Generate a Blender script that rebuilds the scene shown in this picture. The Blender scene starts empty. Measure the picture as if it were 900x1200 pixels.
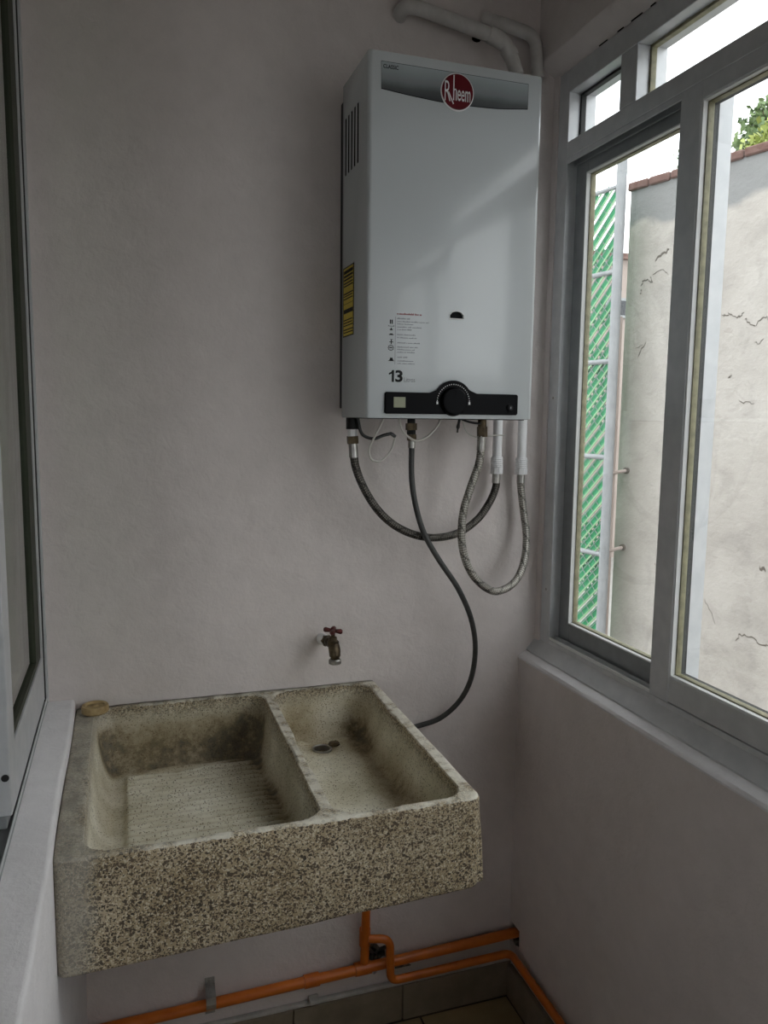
import bpy, bmesh, math, random
from mathutils import Vector, Matrix, noise
random.seed(7)
S = bpy.context.scene
COL = S.collection
PI = math.pi

# ------------------------------------------------------------------ camera
CAM = Vector((0, 0, 1.5))
FPX, YAW, PITCH, ROLL = 918.06, 0.3189804, 0.12175033, 0.01187967
_f = Vector((math.sin(YAW)*math.cos(PITCH), math.cos(YAW)*math.cos(PITCH), -math.sin(PITCH)))
_r = Vector((math.cos(YAW), -math.sin(YAW), 0)); _u = _r.cross(_f)
CR = _r*math.cos(ROLL)+_u*math.sin(ROLL); CU = -_r*math.sin(ROLL)+_u*math.cos(ROLL)
cd = bpy.data.cameras.new('camera'); cam = bpy.data.objects.new('camera', cd); COL.objects.link(cam)
M = Matrix((CR, CU, -_f)).transposed().to_4x4(); M.translation = CAM
cam.matrix_world = M
cd.sensor_fit = 'HORIZONTAL'; cd.sensor_width = 36; cd.lens = 36*FPX/900; cd.clip_start = 0.02; cd.clip_end = 200
S.camera = cam

def at(px, py, y=None, x=None, z=None):
    """world point seen at a photo pixel on the plane y=, x= or z="""
    d = CR*((px-450)/FPX) - CU*((py-600)/FPX) + _f
    if y is not None: t = (y-CAM.y)/d.y
    elif x is not None: t = (x-CAM.x)/d.x
    else: t = (z-CAM.z)/d.z
    return CAM + d*t

# ------------------------------------------------------------------ world, light, exposure
W = bpy.data.worlds.new('sky'); S.world = W; W.use_nodes = True
nt = W.node_tree; nt.nodes.clear()
bg = nt.nodes.new('ShaderNodeBackground'); out = nt.nodes.new('ShaderNodeOutputWorld')
bg.inputs[0].default_value = (0.95, 0.975, 1.0, 1); bg.inputs[1].default_value = 3.0
nt.links.new(bg.outputs[0], out.inputs[0])
sd = bpy.data.lights.new('sun', 'SUN'); sd.energy = 0.6; sd.angle = math.radians(12); sd.color = (1.0, 0.96, 0.9)
sun = bpy.data.objects.new('sun', sd); COL.objects.link(sun)
sun.rotation_euler = Vector((0.35, 0.45, -0.8)).to_track_quat('-Z', 'Y').to_euler()
S.view_settings.view_transform = 'Standard'; S.view_settings.look = 'None'
S.view_settings.gamma = 1; S.view_settings.use_curve_mapping = False
S.view_settings.exposure = 0.12

# ------------------------------------------------------------------ dimensions (metres)
D = 1.697          # back wall plane y
XR = 0.92          # right wall plane
XL = -0.112        # low left wall plane
ZC = 2.56          # ceiling
YB = -1.35         # rear of the room
FX0, FX1 = 0.965, 1.035   # right window frame depth
LEDGE = 0.907

# ------------------------------------------------------------------ material helpers
def mat(name, color, rough=0.6, metal=0.0, spec=0.5, coat=0.0):
    m = bpy.data.materials.new(name); m.use_nodes = True
    b = m.node_tree.nodes['Principled BSDF']
    b.inputs['Base Color'].default_value = (*color, 1); b.inputs['Roughness'].default_value = rough
    b.inputs['Metallic'].default_value = metal; b.inputs['Specular IOR Level'].default_value = spec
    b.inputs['Coat Weight'].default_value = coat
    return m
class NT:
    def __init__(s, m): s.t = m.node_tree; s.b = s.t.nodes['Principled BSDF']
    def n(s, kind, **kw):
        nd = s.t.nodes.new(kind)
        for k, v in kw.items():
            if hasattr(nd, k) and k not in nd.inputs: setattr(nd, k, v)
            else: nd.inputs[k].default_value = v
        return nd
    def l(s, a, b): s.t.links.new(a, b)
    def coord(s, which='Object'): return s.n('ShaderNodeTexCoord').outputs[which]
    def noise(s, scale, detail=4, rough=0.55, vec=None, dist=0.0):
        nd = s.n('ShaderNodeTexNoise'); nd.inputs['Scale'].default_value = scale; nd.inputs['Detail'].default_value = detail
        nd.inputs['Roughness'].default_value = rough; nd.inputs['Distortion'].default_value = dist
        s.l(vec if vec is not None else s.coord(), nd.inputs['Vector']); return nd.outputs['Fac']
    def ramp(s, fac, stops):
        r = s.n('ShaderNodeValToRGB'); e = r.color_ramp.elements
        e[0].position, e[0].color = stops[0][0], (*stops[0][1], 1); e[1].position, e[1].color = stops[-1][0], (*stops[-1][1], 1)
        for p, c in stops[1:-1]:
            q = e.new(p); q.color = (*c, 1)
        s.l(fac, r.inputs[0]); return r.outputs[0]
    def mix(s, fac, a, b, mode='MIX'):
        m = s.n('ShaderNodeMix'); m.data_type = 'RGBA'; m.blend_type = mode
        for v, i in ((fac, 0), (a, 6), (b, 7)):
            if isinstance(v, (int, float)): m.inputs[i].default_value = v
            elif isinstance(v, tuple): m.inputs[i].default_value = (*v, 1)
            else: s.l(v, m.inputs[i])
        return m.outputs[2]
    def math(s, op, a, b=0.0):
        m = s.n('ShaderNodeMath'); m.operation = op
        for v, i in ((a, 0), (b, 1)):
            if isinstance(v, (int, float)): m.inputs[i].default_value = v
            else: s.l(v, m.inputs[i])
        return m.outputs[0]
    def bump(s, h, strength=0.3, dist=0.002):
        b = s.n('ShaderNodeBump'); b.inputs['Strength'].default_value = strength; b.inputs['Distance'].default_value = dist
        s.l(h, b.inputs['Height']); s.l(b.outputs[0], s.b.inputs['Normal'])
    def col(s, c): s.l(c, s.b.inputs['Base Color'])
    def rough(s, c): s.l(c, s.b.inputs['Roughness'])

def noisy(name, c1, c2, scale, rough=0.6, metal=0.0, bump=0.2, bdist=0.001, bscale=None, detail=5, **k):
    m = mat(name, c1, rough, metal, **k); t = NT(m)
    f = t.noise(scale, detail); t.col(t.ramp(f, [(0.35, c1), (0.68, c2)]))
    if bump: t.bump(t.noise(bscale or scale*3, 4), bump, bdist)
    return m

def paint(name, c1, c2):
    m = mat(name, c1, 0.62); t = NT(m)
    base = t.ramp(t.noise(1.6, 5, 0.6), [(0.3, c1), (0.7, c2)])
    fine = t.ramp(t.noise(22, 4, 0.6), [(0.3, (0.93, 0.93, 0.93)), (0.7, (1, 1, 1))])
    t.col(t.mix(1.0, base, fine, 'MULTIPLY'))
    h = t.math('ADD', t.math('MULTIPLY', t.noise(38, 5, 0.6, dist=0.4), 1.0), t.math('MULTIPLY', t.noise(140, 3), 0.3))
    h = t.math('ADD', h, t.math('MULTIPLY', t.noise(7, 2), 2.2))
    t.bump(h, 0.55, 0.004)
    return m
M_WALL = paint('wall_paint', (0.66, 0.60, 0.575), (0.72, 0.66, 0.64))
M_CEIL = paint('ceiling_paint', (0.60, 0.57, 0.55), (0.66, 0.63, 0.61))
M_SILL = paint('sill_paint', (0.74, 0.72, 0.73), (0.82, 0.80, 0.81))
M_KITCH = paint('kitchen_paint', (0.30, 0.31, 0.26), (0.34, 0.34, 0.29))
M_ALU = noisy('anodised_aluminium', (0.53, 0.545, 0.56), (0.60, 0.61, 0.62), 30, 0.42, 0.3, 0.05)
M_ALU2 = noisy('dull_aluminium', (0.25, 0.265, 0.27), (0.30, 0.315, 0.32), 30, 0.45, 0.3, 0.05)
M_BEAD = mat('glazing_bead_lit', (0.72, 0.73, 0.72), 0.5)  # bright aluminium, the lit look of its edges put into the colour
M_OLIVE = noisy('aged_silicone', (0.19, 0.18, 0.11), (0.30, 0.28, 0.17), 60, 0.5, 0, 0.3)
M_RUBBER = mat('black_gasket', (0.015, 0.017, 0.016), 0.6)
M_OLIVD = mat('dark_green_gasket', (0.03, 0.035, 0.02), 0.6)
M_DOT = mat('screw_black', (0.01, 0.01, 0.01), 0.5)
M_ENAMEL = mat('white_enamel', (0.55, 0.585, 0.60), 0.24, coat=0.3)
M_SIDE = M_ENAMEL
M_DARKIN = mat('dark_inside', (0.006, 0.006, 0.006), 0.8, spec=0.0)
M_BLACKP = mat('black_plastic', (0.004, 0.004, 0.005), 0.35, spec=0.05)
M_BLACKM = mat('black_print', (0.012, 0.012, 0.013), 0.5, spec=0.2)
M_WPRINT = mat('white_print', (0.8, 0.8, 0.8), 0.5)
M_GPRINT = mat('grey_print', (0.25, 0.26, 0.28), 0.5)
M_RED = mat('badge_red', (0.115, 0.004, 0.009), 0.35, spec=.25)
M_REDPR = mat('red_print', (0.28, 0.05, 0.06), 0.5)
M_LCD = mat('lcd_grey', (0.24, 0.25, 0.15), 0.3)
M_YEL = noisy('yellow_label', (0.62, 0.47, 0.04), (0.68, 0.52, 0.05), 20, 0.5, 0, 0)
M_PVC = noisy('white_plastic_pipe', (0.74, 0.74, 0.75), (0.82, 0.82, 0.83), 18, 0.4, 0, 0.15)
M_PVCD = noisy('painted_pipe', (0.50, 0.48, 0.46), (0.62, 0.60, 0.58), 25, 0.5, 0, 0.4, 0.002)
M_BRASS = noisy('old_brass', (0.05, 0.036, 0.022), (0.15, 0.115, 0.07), 60, 0.42, 0.8, 0.3)
M_STEEL = noisy('dull_steel', (0.30, 0.29, 0.27), (0.45, 0.44, 0.42), 60, 0.35, 0.9, 0.1)
M_REDH = noisy('worn_red_handle', (0.10, 0.012, 0.01), (0.05, 0.02, 0.015), 90, 0.5, 0.1, 0.3)
M_GASH = noisy('dark_rubber_hose', (0.032, 0.032, 0.032), (0.055, 0.055, 0.053), 80, 0.45, 0, 0.3)
M_WIREB = mat('black_wire', (0.01, 0.01, 0.01), 0.4)
M_WIREW = mat('white_wire', (0.62, 0.60, 0.55), 0.5)
M_ORANGE = noisy('orange_paint', (0.52, 0.12, 0.012), (0.62, 0.16, 0.016), 25, 0.35, 0, 0.25, 0.001)
M_ZINC = noisy('galvanised_strap', (0.30, 0.29, 0.28), (0.45, 0.44, 0.42), 50, 0.4, 0.7, 0.3)
M_GROUT = noisy('grout', (0.06, 0.05, 0.035), (0.10, 0.085, 0.06), 40, 0.9)
M_TILE = noisy('ochre_tile', (0.30, 0.235, 0.12), (0.40, 0.32, 0.18), 9, 0.4, 0, 0.15)
M_BASET = noisy('cement_skirting', (0.17, 0.138, 0.095), (0.24, 0.20, 0.145), 14, 0.7, 0, 0.4)
M_MORTAR = noisy('light_mortar', (0.38, 0.37, 0.34), (0.50, 0.48, 0.45), 30, 0.85, 0, 0.5, 0.002)
M_RUBBLE = noisy('broken_masonry', (0.05, 0.045, 0.04), (0.22, 0.20, 0.17), 70, 0.9, 0, 0.8, 0.004)
M_CORK = None

def mat_cork():
    m = mat('tan_plug', (0.3, 0.2, 0.08), 0.6); t = NT(m)
    t.col(t.ramp(t.noise(45, 5), [(0.3, (0.24, 0.15, 0.055)), (0.55, (0.42, 0.31, 0.15)), (0.75, (0.34, 0.22, 0.09))]))
    t.bump(t.noise(150), 0.4, 0.002); return m
M_CORK = mat_cork()

def mat_braid(name, lo, hi, metal=0.85):
    m = mat(name, hi, 0.36, metal); t = NT(m)
    uv = t.coord('UV'); sp = t.n('ShaderNodeSeparateXYZ'); t.l(uv, sp.inputs[0])
    a = t.math('MULTIPLY', sp.outputs[0], 8.0); b = t.math('MULTIPLY', sp.outputs[1], 95.0)
    p = t.math('SINE', t.math('MULTIPLY', t.math('ADD', a, b), 2*PI)); q = t.math('SINE', t.math('MULTIPLY', t.math('SUBTRACT', a, b), 2*PI))
    pq = t.math('MULTIPLY', p, q)
    big = t.math('SINE', t.math('MULTIPLY', t.math('ADD', t.math('MULTIPLY', sp.outputs[0], 2.0), t.math('MULTIPLY', sp.outputs[1], 30.0)), 2*PI))
    dark = t.math('GREATER_THAN', t.math('ADD', big, t.math('MULTIPLY', pq, 0.4)), 1.03)
    c = t.ramp(t.math('MULTIPLY', t.math('ADD', pq, 1.0), 0.5), [(0.25, lo), (0.7, hi)])
    t.col(t.mix(dark, c, (0.02, 0.02, 0.02)))
    t.bump(pq, 0.5, 0.001); return m
M_BRAID = mat_braid('steel_braid', (0.16, 0.15, 0.13), (0.50, 0.48, 0.44))
M_BRAIDD = mat_braid('dark_steel_braid', (0.03, 0.027, 0.024), (0.14, 0.13, 0.115))

def mat_glass(name, tint=(0.93, 0.97, 0.95), gl=1.0):
    m = bpy.data.materials.new(name); m.use_nodes = True; t = m.node_tree; t.nodes.clear()
    o = t.nodes.new('ShaderNodeOutputMaterial'); mx = t.nodes.new('ShaderNodeMixShader')
    tr = t.nodes.new('ShaderNodeBsdfTransparent'); g = t.nodes.new('ShaderNodeBsdfGlossy')
    lw = t.nodes.new('ShaderNodeFresnel'); lw.inputs[0].default_value = 1.45
    gm = t.nodes.new('ShaderNodeNewGeometry'); mr = t.nodes.new('ShaderNodeMapRange')   # a slab refracts the same from both of its faces
    mr.inputs[3].default_value = 1.45; mr.inputs[4].default_value = 1/1.45; t.links.new(gm.outputs['Backfacing'], mr.inputs[0]); t.links.new(mr.outputs[0], lw.inputs[0])
    tr.inputs[0].default_value = (*tint, 1); g.inputs['Roughness'].default_value = 0.02; g.inputs[0].default_value = (gl, gl, gl, 1)
    t.links.new(lw.outputs[0], mx.inputs[0]); t.links.new(tr.outputs[0], mx.inputs[1]); t.links.new(g.outputs[0], mx.inputs[2])
    t.links.new(mx.outputs[0], o.inputs[0]); return m
M_GLASS = mat_glass('clear_glass', (0.97, 0.98, 0.975)); M_GLASSD = mat_glass('tinted_glass', (0.72, 0.78, 0.70))  # second glass has a darker grey-green tint

# ------------------------------------------------------------------ geometry helpers
def link(name, me, m, parent=None):
    o = bpy.data.objects.new(name, me); COL.objects.link(o)
    for mm in (m if isinstance(m, (list, tuple)) else [m]): me.materials.append(mm)
    if parent is not None: o.parent = parent
    return o
def obj(name, bm, m, parent=None, smooth=False, sharp=40):
    bmesh.ops.recalc_face_normals(bm, faces=bm.faces[:])
    me = bpy.data.meshes.new(name); bm.to_mesh(me); bm.free()
    if smooth:
        for p in me.polygons: p.use_smooth = True
        me.set_sharp_from_angle(angle=math.radians(sharp))
    return link(name, me, m, parent)
def tag(o, label=None, cat=None, group=None, kind=None):
    if label: o['label'] = label
    if cat: o['category'] = cat
    if group: o['group'] = group
    if kind: o['kind'] = kind
    return o
def empty(name, label=None, cat=None, group=None, kind=None):
    o = bpy.data.objects.new(name, None); COL.objects.link(o); o.empty_display_size = 0.05
    return tag(o, label, cat, group, kind)
def NB(): return bmesh.new()
def box(bm, x0, x1, y0, y1, z0, z1, bevel=0.0, seg=2, mx=None):
    r = bmesh.ops.create_cube(bm, size=1.0)
    vs = r['verts']
    for v in vs:
        v.co = Vector(((x0+x1)/2+v.co.x*(x1-x0), (y0+y1)/2+v.co.y*(y1-y0), (z0+z1)/2+v.co.z*(z1-z0)))
    if bevel:
        es = list({e for v in vs for e in v.link_edges})
        r2 = bmesh.ops.bevel(bm, geom=es, offset=bevel, segments=seg, profile=0.5, affect='EDGES')
        vs = list({v for f in r2['faces'] for v in f.verts} | {v for v in vs if v.is_valid})
    if mx is not None:
        for v in vs: v.co = mx @ v.co
    return vs
def catmull(pts, n=8):
    P = [Vector(p) for p in pts]
    if len(P) < 3: return P
    Q = [P[0]*2-P[1]] + P + [P[-1]*2-P[-2]]; o = []
    for i in range(1, len(Q)-2):
        a, b, c, d = Q[i-1:i+3]
        for k in range(n):
            t = k/n
            o.append(0.5*((2*b)+(c-a)*t+(2*a-5*b+4*c-d)*t*t+(3*b-a-3*c+d)*t**3))
    o.append(P[-1]); return o
def fillet(pts, r=0.02, n=6):
    P = [Vector(p) for p in pts]; o = [P[0]]
    for i in range(1, len(P)-1):
        a, b, c = P[i-1:i+2]; u = (a-b); w = (c-b); q = min(r, u.length*0.48, w.length*0.48)
        p0 = b+u.normalized()*q; p1 = b+w.normalized()*q
        for k in range(n+1):
            t = k/n; o.append(p0*(1-t)**2+b*2*t*(1-t)+p1*t*t)
    o.append(P[-1]); return o
def tube(bm, path, r, seg=14, caps=True, flat=1.0):
    P = [Vector(p) for p in path]; n = len(P)
    R = r if isinstance(r, (list, tuple)) else [r]*n
    uvl = bm.loops.layers.uv.verify()
    T = [(P[min(i+1, n-1)]-P[max(i-1, 0)]).normalized() for i in range(n)]
    up = Vector((0, 1, 0)) if abs(T[0].y) < 0.9 else Vector((1, 0, 0))
    nrm = (up-T[0]*up.dot(T[0])).normalized(); rings = []; L = [0.0]
    for i in range(n):
        if i:
            nrm = (nrm-T[i]*nrm.dot(T[i])).normalized(); L.append(L[-1]+(P[i]-P[i-1]).length)
        bn = T[i].cross(nrm)
        rings.append([bm.verts.new(P[i]+(nrm*math.cos(2*PI*k/seg)+bn*math.sin(2*PI*k/seg)*flat)*R[i]) for k in range(seg)])
    for i in range(n-1):
        for k in range(seg):
            k2 = (k+1) % seg
            f = bm.faces.new((rings[i][k], rings[i][k2], rings[i+1][k2], rings[i+1][k]))
            for lp, (u, v) in zip(f.loops, ((k/seg, L[i]), ((k+1)/seg, L[i]), ((k+1)/seg, L[i+1]), (k/seg, L[i+1]))): lp[uvl].uv = (u, v)
    if caps:
        bm.faces.new(list(reversed(rings[0]))); bm.faces.new(rings[-1])
def cyl(bm, a, b, r, seg=20, r2=None): tube(bm, [a, b], [r, r if r2 is None else r2], seg)
def hexa(bm, a, b, r): tube(bm, [a, b], r, 6)
def lathe(bm, c, prof, axis='Z', seg=28):
    """profile of (radius, height) about an axis through c"""
    rings = []
    for (rr, h) in prof:
        ring = []
        for k in range(seg):
            a = 2*PI*k/seg; u, v = rr*math.cos(a), rr*math.sin(a)
            p = {'Z': Vector((u, v, h)), 'Y': Vector((u, h, v)), 'X': Vector((h, u, v))}[axis]
            ring.append(bm.verts.new(Vector(c)+p))
        rings.append(ring)
    for i in range(len(rings)-1):
        for k in range(seg): bm.faces.new((rings[i][k], rings[i][(k+1) % seg], rings[i+1][(k+1) % seg], rings[i+1][k]))
    bm.faces.new(rings[0]); bm.faces.new(rings[-1])
def prism_y(bm, pts, y0, y1):
    """extrude an outline of (x, z) points from y0 to y1"""
    a = [bm.verts.new((x, y0, z)) for x, z in pts]; b = [bm.verts.new((x, y1, z)) for x, z in pts]
    bm.faces.new(a); bm.faces.new(list(reversed(b)))
    for i in range(len(pts)): bm.faces.new((a[i], b[i], b[(i+1) % len(pts)], a[(i+1) % len(pts)]))
def cut(o, cutter):
    md = o.modifiers.new('b', 'BOOLEAN'); md.object = cutter; md.operation = 'DIFFERENCE'; md.solver = 'EXACT'
    dg = bpy.context.evaluated_depsgraph_get(); dg.update()
    me = bpy.data.meshes.new_from_object(o.evaluated_get(dg)); o.modifiers.remove(md)
    old = o.data; o.data = me; bpy.data.objects.remove(cutter)
def B(name, m, parent, *dims, bevel=0.001, seg=1):
    bm = NB(); box(bm, *dims, bevel=bevel, seg=seg); return obj(name, bm, m, parent)

# ================================================================== SETTING
# back wall with a broken-out hole behind the gas riser
bm = NB(); box(bm, -2.9, 1.05, D, D+0.15, 0, ZC)
wb = obj('wall_back', bm, M_WALL); tag(wb, kind='structure')
c0 = at(441, 1122, y=D)
cb = NB(); vs = []
for k in range(14):
    a = 2*PI*k/14; rr = 1+0.25*math.sin(3*a+1)+random.uniform(-.12, .12)
    vs.append((c0.x+0.030*rr*math.cos(a)+0.004, c0.z+0.040*rr*math.sin(a)))
prism_y(cb, vs, D-0.02, D+0.05); cut(wb, obj('cutter', cb, M_WALL))
for k in range(7):
    bm = NB(); bmesh.ops.create_icosphere(bm, subdivisions=2, radius=1)
    ctr = Vector((c0.x+random.uniform(-.022, .028), D+0.034, c0.z+random.uniform(-.03, .028))); sc = random.uniform(.009, .016)
    for v in bm.verts: v.co = ctr+v.co*sc*(1+0.45*noise.noise(v.co*1.7+Vector((k*3, 0, 0))))
    tag(obj('rubble', bm, M_RUBBLE, wb))
# chipped plaster flap beside the hole
bm = NB(); q = at(468, 1126, y=D)
prism_y(bm, [(q.x-.012, q.z-.016), (q.x+.03, q.z-.016), (q.x+.008, q.z-.002), (q.x-.01, q.z+.016)], D-.004, D+.004); obj('plaster_chip', bm, M_RUBBLE, wb)

# right wall: parapet below the window, sloped sill, lintel above
hole = at(600, 1096, y=1.668)
bm = NB(); box(bm, XR, 1.05, YB, D, 0, 0.905); wr = obj('wall_right', bm, M_WALL); tag(wr, kind='structure')
cb = NB(); prism_y(cb, [(XR-.02, .150), (XR+.05, .148), (XR+.05, .200), (XR+.01, .204), (XR-.02, .197)], 1.645, D-.003); cut(wr, obj('cutter', cb, M_WALL))
bm = NB(); box(bm, XR+.012, XR+.052, 1.64, D-.001, .14, .21)
for v in bm.verts: v.co += Vector((0, 0, 0))
obj('hole_shade_box', bm, M_DARKIN, wr)  # black box inside the notch, its shade put into the colour
for k in range(5):
    bm = NB(); bmesh.ops.create_icosphere(bm, subdivisions=1, radius=.007)
    for v in bm.verts: v.co = v.co*(1+.4*noise.noise(v.co*200+Vector((k, 0, 0))))+Vector((XR+.008, random.uniform(1.65, 1.69), (.152, .2, .198, .153, .155)[k]))
    obj('rubble', bm, M_RUBBLE, wr)
def prism_path(bm, pts, y0, y1, n=40, amp=0.0012):
    rows = []
    for i in range(n+1):
        y = y0+(y1-y0)*i/n
        rows.append([bm.verts.new((x+amp*noise.noise(Vector((y*9, j*3, 1))), y, z+amp*noise.noise(Vector((y*7, j*5, 9))))) for j, (x, z) in enumerate(pts)])
    m = len(pts)
    for i in range(n):
        for j in range(m): bm.faces.new((rows[i][j], rows[i][(j+1) % m], rows[i+1][(j+1) % m], rows[i+1][j]))
    bm.faces.new(rows[0]); bm.faces.new(rows[-1])
bm = NB(); prism_path(bm, [(XR, .903), (XR-.002, .908), (XR+.001, .914), (XR+.006, .916), (.940, .923), (.966, .940), (1.05, .953), (1.05, .903)], YB, D-.0005)
sl = obj('trim_1', bm, M_SILL, smooth=True); tag(sl, 'sloped white plaster sill under the right window', kind='structure')
bm = NB(); prism_path(bm, [(XR, ZC), (XR, 2.302), (XR+.004, 2.297), (.966, 2.273), (1.05, 2.273), (1.05, ZC)], YB, D-.0005)
ln = obj('trim_2', bm, M_WALL, smooth=True); tag(ln, 'plaster beam above the right window', kind='structure')
B('wall_right_return', M_WALL, wb, 1.0*.962, 1.049, 1.676, D+.01, .95, 2.28, bevel=0)

bm = NB()                                            # gaps in the sealant along the top of the window frame
for (a, b) in ((1.52, 1.49), (1.455, 1.435), (1.41, 1.375), (1.35, 1.335), (1.29, 1.255), (1.20, 1.185), (1.12, 1.07)): box(bm, .9630, .9649, b, a, 2.2728, 2.2745)
obj('sealant_gap', bm, M_DARKIN, ln)
# left: low wall with ledge
bm = NB(); box(bm, -.34, XL, YB, D, 0, LEDGE, bevel=.007, seg=3)
for v in bm.verts:
    v.co.x += 0.0
bmesh.ops.subdivide_edges(bm, edges=[e for e in bm.edges if abs(e.verts[0].co.y-e.verts[1].co.y) > 1], cuts=60)
for v in bm.verts:
    if v.co.x > -.2 and v.co.z > .8: v.co.x += .0035*noise.noise(Vector((v.co.y*6, 2, v.co.z*3))); v.co.z += .001*noise.noise(Vector((v.co.y*5, 7, 0)))
wl = obj('wall_left', bm, M_SILL, smooth=True); tag(wl, 'low white wall with a ledge along the left side', kind='structure')
# rear of the laundry: solid wall
wbk = empty('wall_rear', kind='structure')
B('wall_panel', M_WALL, wbk, -.34, 1.12, YB-.12, YB, 0, ZC, bevel=0)
bm = NB(); box(bm, -2.9, 1.06, YB-.12, D+.15, ZC, ZC+.1); tag(obj('ceiling', bm, M_CEIL), kind='structure')
# kitchen beyond the left window
bm = NB(); box(bm, -2.9, -2.8, YB-.12, D, 0, ZC); tag(obj('wall_kitchen', bm, M_KITCH), kind='structure')
wk = empty('wall_kitchen_rear', kind='structure')      # unseen opening added in this wall to bring in extra daylight
for d in ((-2.8, -2.0, 0, ZC), (-1.15, -.34, 0, ZC), (-2.0, -1.15, 0, .95), (-2.0, -1.15, 2.0, ZC)): B('wall_panel', M_KITCH, wk, d[0], d[1], YB-.12, YB, d[2], d[3], bevel=0)

# floor: ochre tiles on a grout bed
bm = NB(); box(bm, -2.9, 1.12, YB-.12, D+.15, -.1, -.004); fl = obj('floor', bm, M_GROUT); tag(fl, kind='structure')
g = at(491, 1188, z=0); TS = .33
bm = NB(); box(bm, 0, TS-.006, 0, TS-.006, -.004, 0, bevel=.0015, seg=1); tme = None
ix0 = int((XL-g.x)/TS)-1
for ix in range(ix0, ix0+6):
    for iy in range(-10, 2):
        x0 = g.x+ix*TS+.003; y0 = 1.682-TS*(1+iy)+.003
        xa, xb = max(x0, XL), min(x0+TS-.006, XR-.014); ya, yb = max(y0, YB), min(y0+TS-.006, 1.68)
        if xb-xa < .02 or yb-ya < .02: continue
        full = (xb-xa > TS-.007 and yb-ya > TS-.007)
        if full:
            if tme is None:
                o = obj('floor_tile', bm, M_TILE, fl); tme = o.data
            else:
                o = bpy.data.objects.new('floor_tile', tme); COL.objects.link(o); o.parent = fl
            o.location = (x0, y0, random.uniform(-.0006, .0004))
        else:
            b2 = NB(); box(b2, xa, xb, ya, yb, -.004, 0, bevel=.0015, seg=1); obj('floor_tile', b2, M_TILE, fl)
# skirting tiles
bb = empty('baseboard_back', kind='structure'); x = XL; k = 0
cuts = [XL, .02, .343, .62, XR-.0002]
for a, b in zip(cuts, cuts[1:]):
    B('skirting_tile', M_BASET, bb, a+.001, b-.001, D-.015-.001*(k % 2), D, 0, .094+.001*(k % 2), bevel=.002); k += 1
bm = NB(); prism_path(bm, [(0, 0)]*0 or [(0, .094), (0, .1)], 0, 1) if False else box(bm, XL, XR, D-.013, D, .094, .104, bevel=.003)
obj('mortar_line', bm, M_MORTAR, bb)
br = empty('baseboard_right', kind='structure'); yy = D-.018
while yy > YB+.05:
    y2 = max(yy-.33, YB); B('skirting_tile', M_BASET, br, XR-.013, XR, y2+.001, yy-.001, 0, .092, bevel=.002); yy = y2

# ================================================================== RIGHT WINDOW
win = empty('window_1', 'grey aluminium window with sliding sash, fixed pane and top lights', kind='structure')
Z0, Z1, ZT0, ZT1 = .953, 2.273, 2.083, 2.118
Y1, Y0 = 1.676, -.95
bm = NB(); prism_path(bm, [(.9395, .9205), (.9395, .9265), (.9655, .9555), (.968, .9555), (.968, .935)], Y0, D-.001, 4, 0); obj('sill_flange', bm, M_ALU, win)
# members (name, y0,y1,z0,z1)
def mem(name, y0, y1, z0, z1, x0=FX0, x1=FX1, m=M_ALU, p=win, bev=.0012): return B(name, m, p, x0, x1, y0, y1, z0, z1, bevel=bev)
mem('jamb', 1.634, Y1, Z0, Z1); mem('jamb', Y0, Y0+.045, Z0, Z1)
mem('head_rail', Y0, 1.634, 2.224, Z1)
mem('bottom_rail', Y0, 1.634, Z0, .966)
mem('transom_rail', Y0, 1.634, ZT0, ZT1)
mem('mullion', 1.193, 1.248, .966, ZT0)
mem('mullion', .28, .335, .966, ZT0)
mem('upright', 1.386, 1.440, ZT1, 2.224); mem('upright', .50, .555, ZT1, 2.224); mem('upright', -.30, -.245, ZT1, 2.224)
# track lip and screws
mem('track_lip', 1.248, 1.634, .966, .972, .966, .969, M_BEAD, win, 0); mem('track_lip', 1.248, 1.634, .966, .974, .982, .985, M_ALU, win, 0)
mem('track_lip', 1.248, 1.634, 2.070, 2.083, .966, .969); mem('track_lip', 1.248, 1.634, 2.066, 2.083, .984, .987, M_ALU2)
for (px, py) in ((658, 466),(644, 692)):
    q = at(px, py, x=FX0); bm = NB(); lathe(bm, (FX0, 1.655, q.z), [(.0032, .002), (.0032, -.0006), (.0015, -.001)], 'X', 12); obj('screw', bm, M_ZINC, win)
def glazing(y0, y1, z0, z1, x, sil=M_OLIVE, bead=True, p=win, dark=True, deep=True):
    """pane, silicone and dark strips round an opening, glass at x"""
    w = .0035
    def ring(name, xa, xb, m, t=w):
        bm = NB()
        for d in ((y0, y0+t, z0, z1), (y1-t, y1, z0, z1), (y0+t, y1-t, z0, z0+t), (y0+t, y1-t, z1-t, z1)):
            box(bm, xa, xb, *d)
        obj(name, bm, m, p)
    if bead: ring('glazing_bead', x-.016, x-.006, M_BEAD, .003)
    ring('silicone', x-.006, x+.006, sil, .0055)
    if dark: ring('dark_strip', x+.006, x+.018, M_RUBBER, .004)  # dark ring paints the reflection in the gap outside the glass
    bm = NB(); box(bm, x-.001, x+.001, y0+.001, y1-.001, z0+.001, z1-.001); obj('pane', bm, M_GLASS, p)
glazing(1.440, 1.634, ZT1, 2.224, 1.000, M_RUBBER, False, dark=False)
glazing(.555, 1.386, ZT1, 2.224, 1.000, M_OLIVE, False, dark=False)
glazing(-.245, .50, ZT1, 2.224, 1.000, M_OLIVE, False, dark=False)
glazing(Y0+.045, -.30, ZT1, 2.224, 1.000, M_OLIVE, False, dark=False)
# fixed panel, right of the mullion
mem('fixed_rail', .335, 1.193, .968, 1.017, FX0+.0005, 1.0); mem('fixed_rail', .335, 1.193, 2.052, 2.083, FX0+.0005, 1.0)
glazing(.335, 1.193, 1.017, 2.052, .983)
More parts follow.
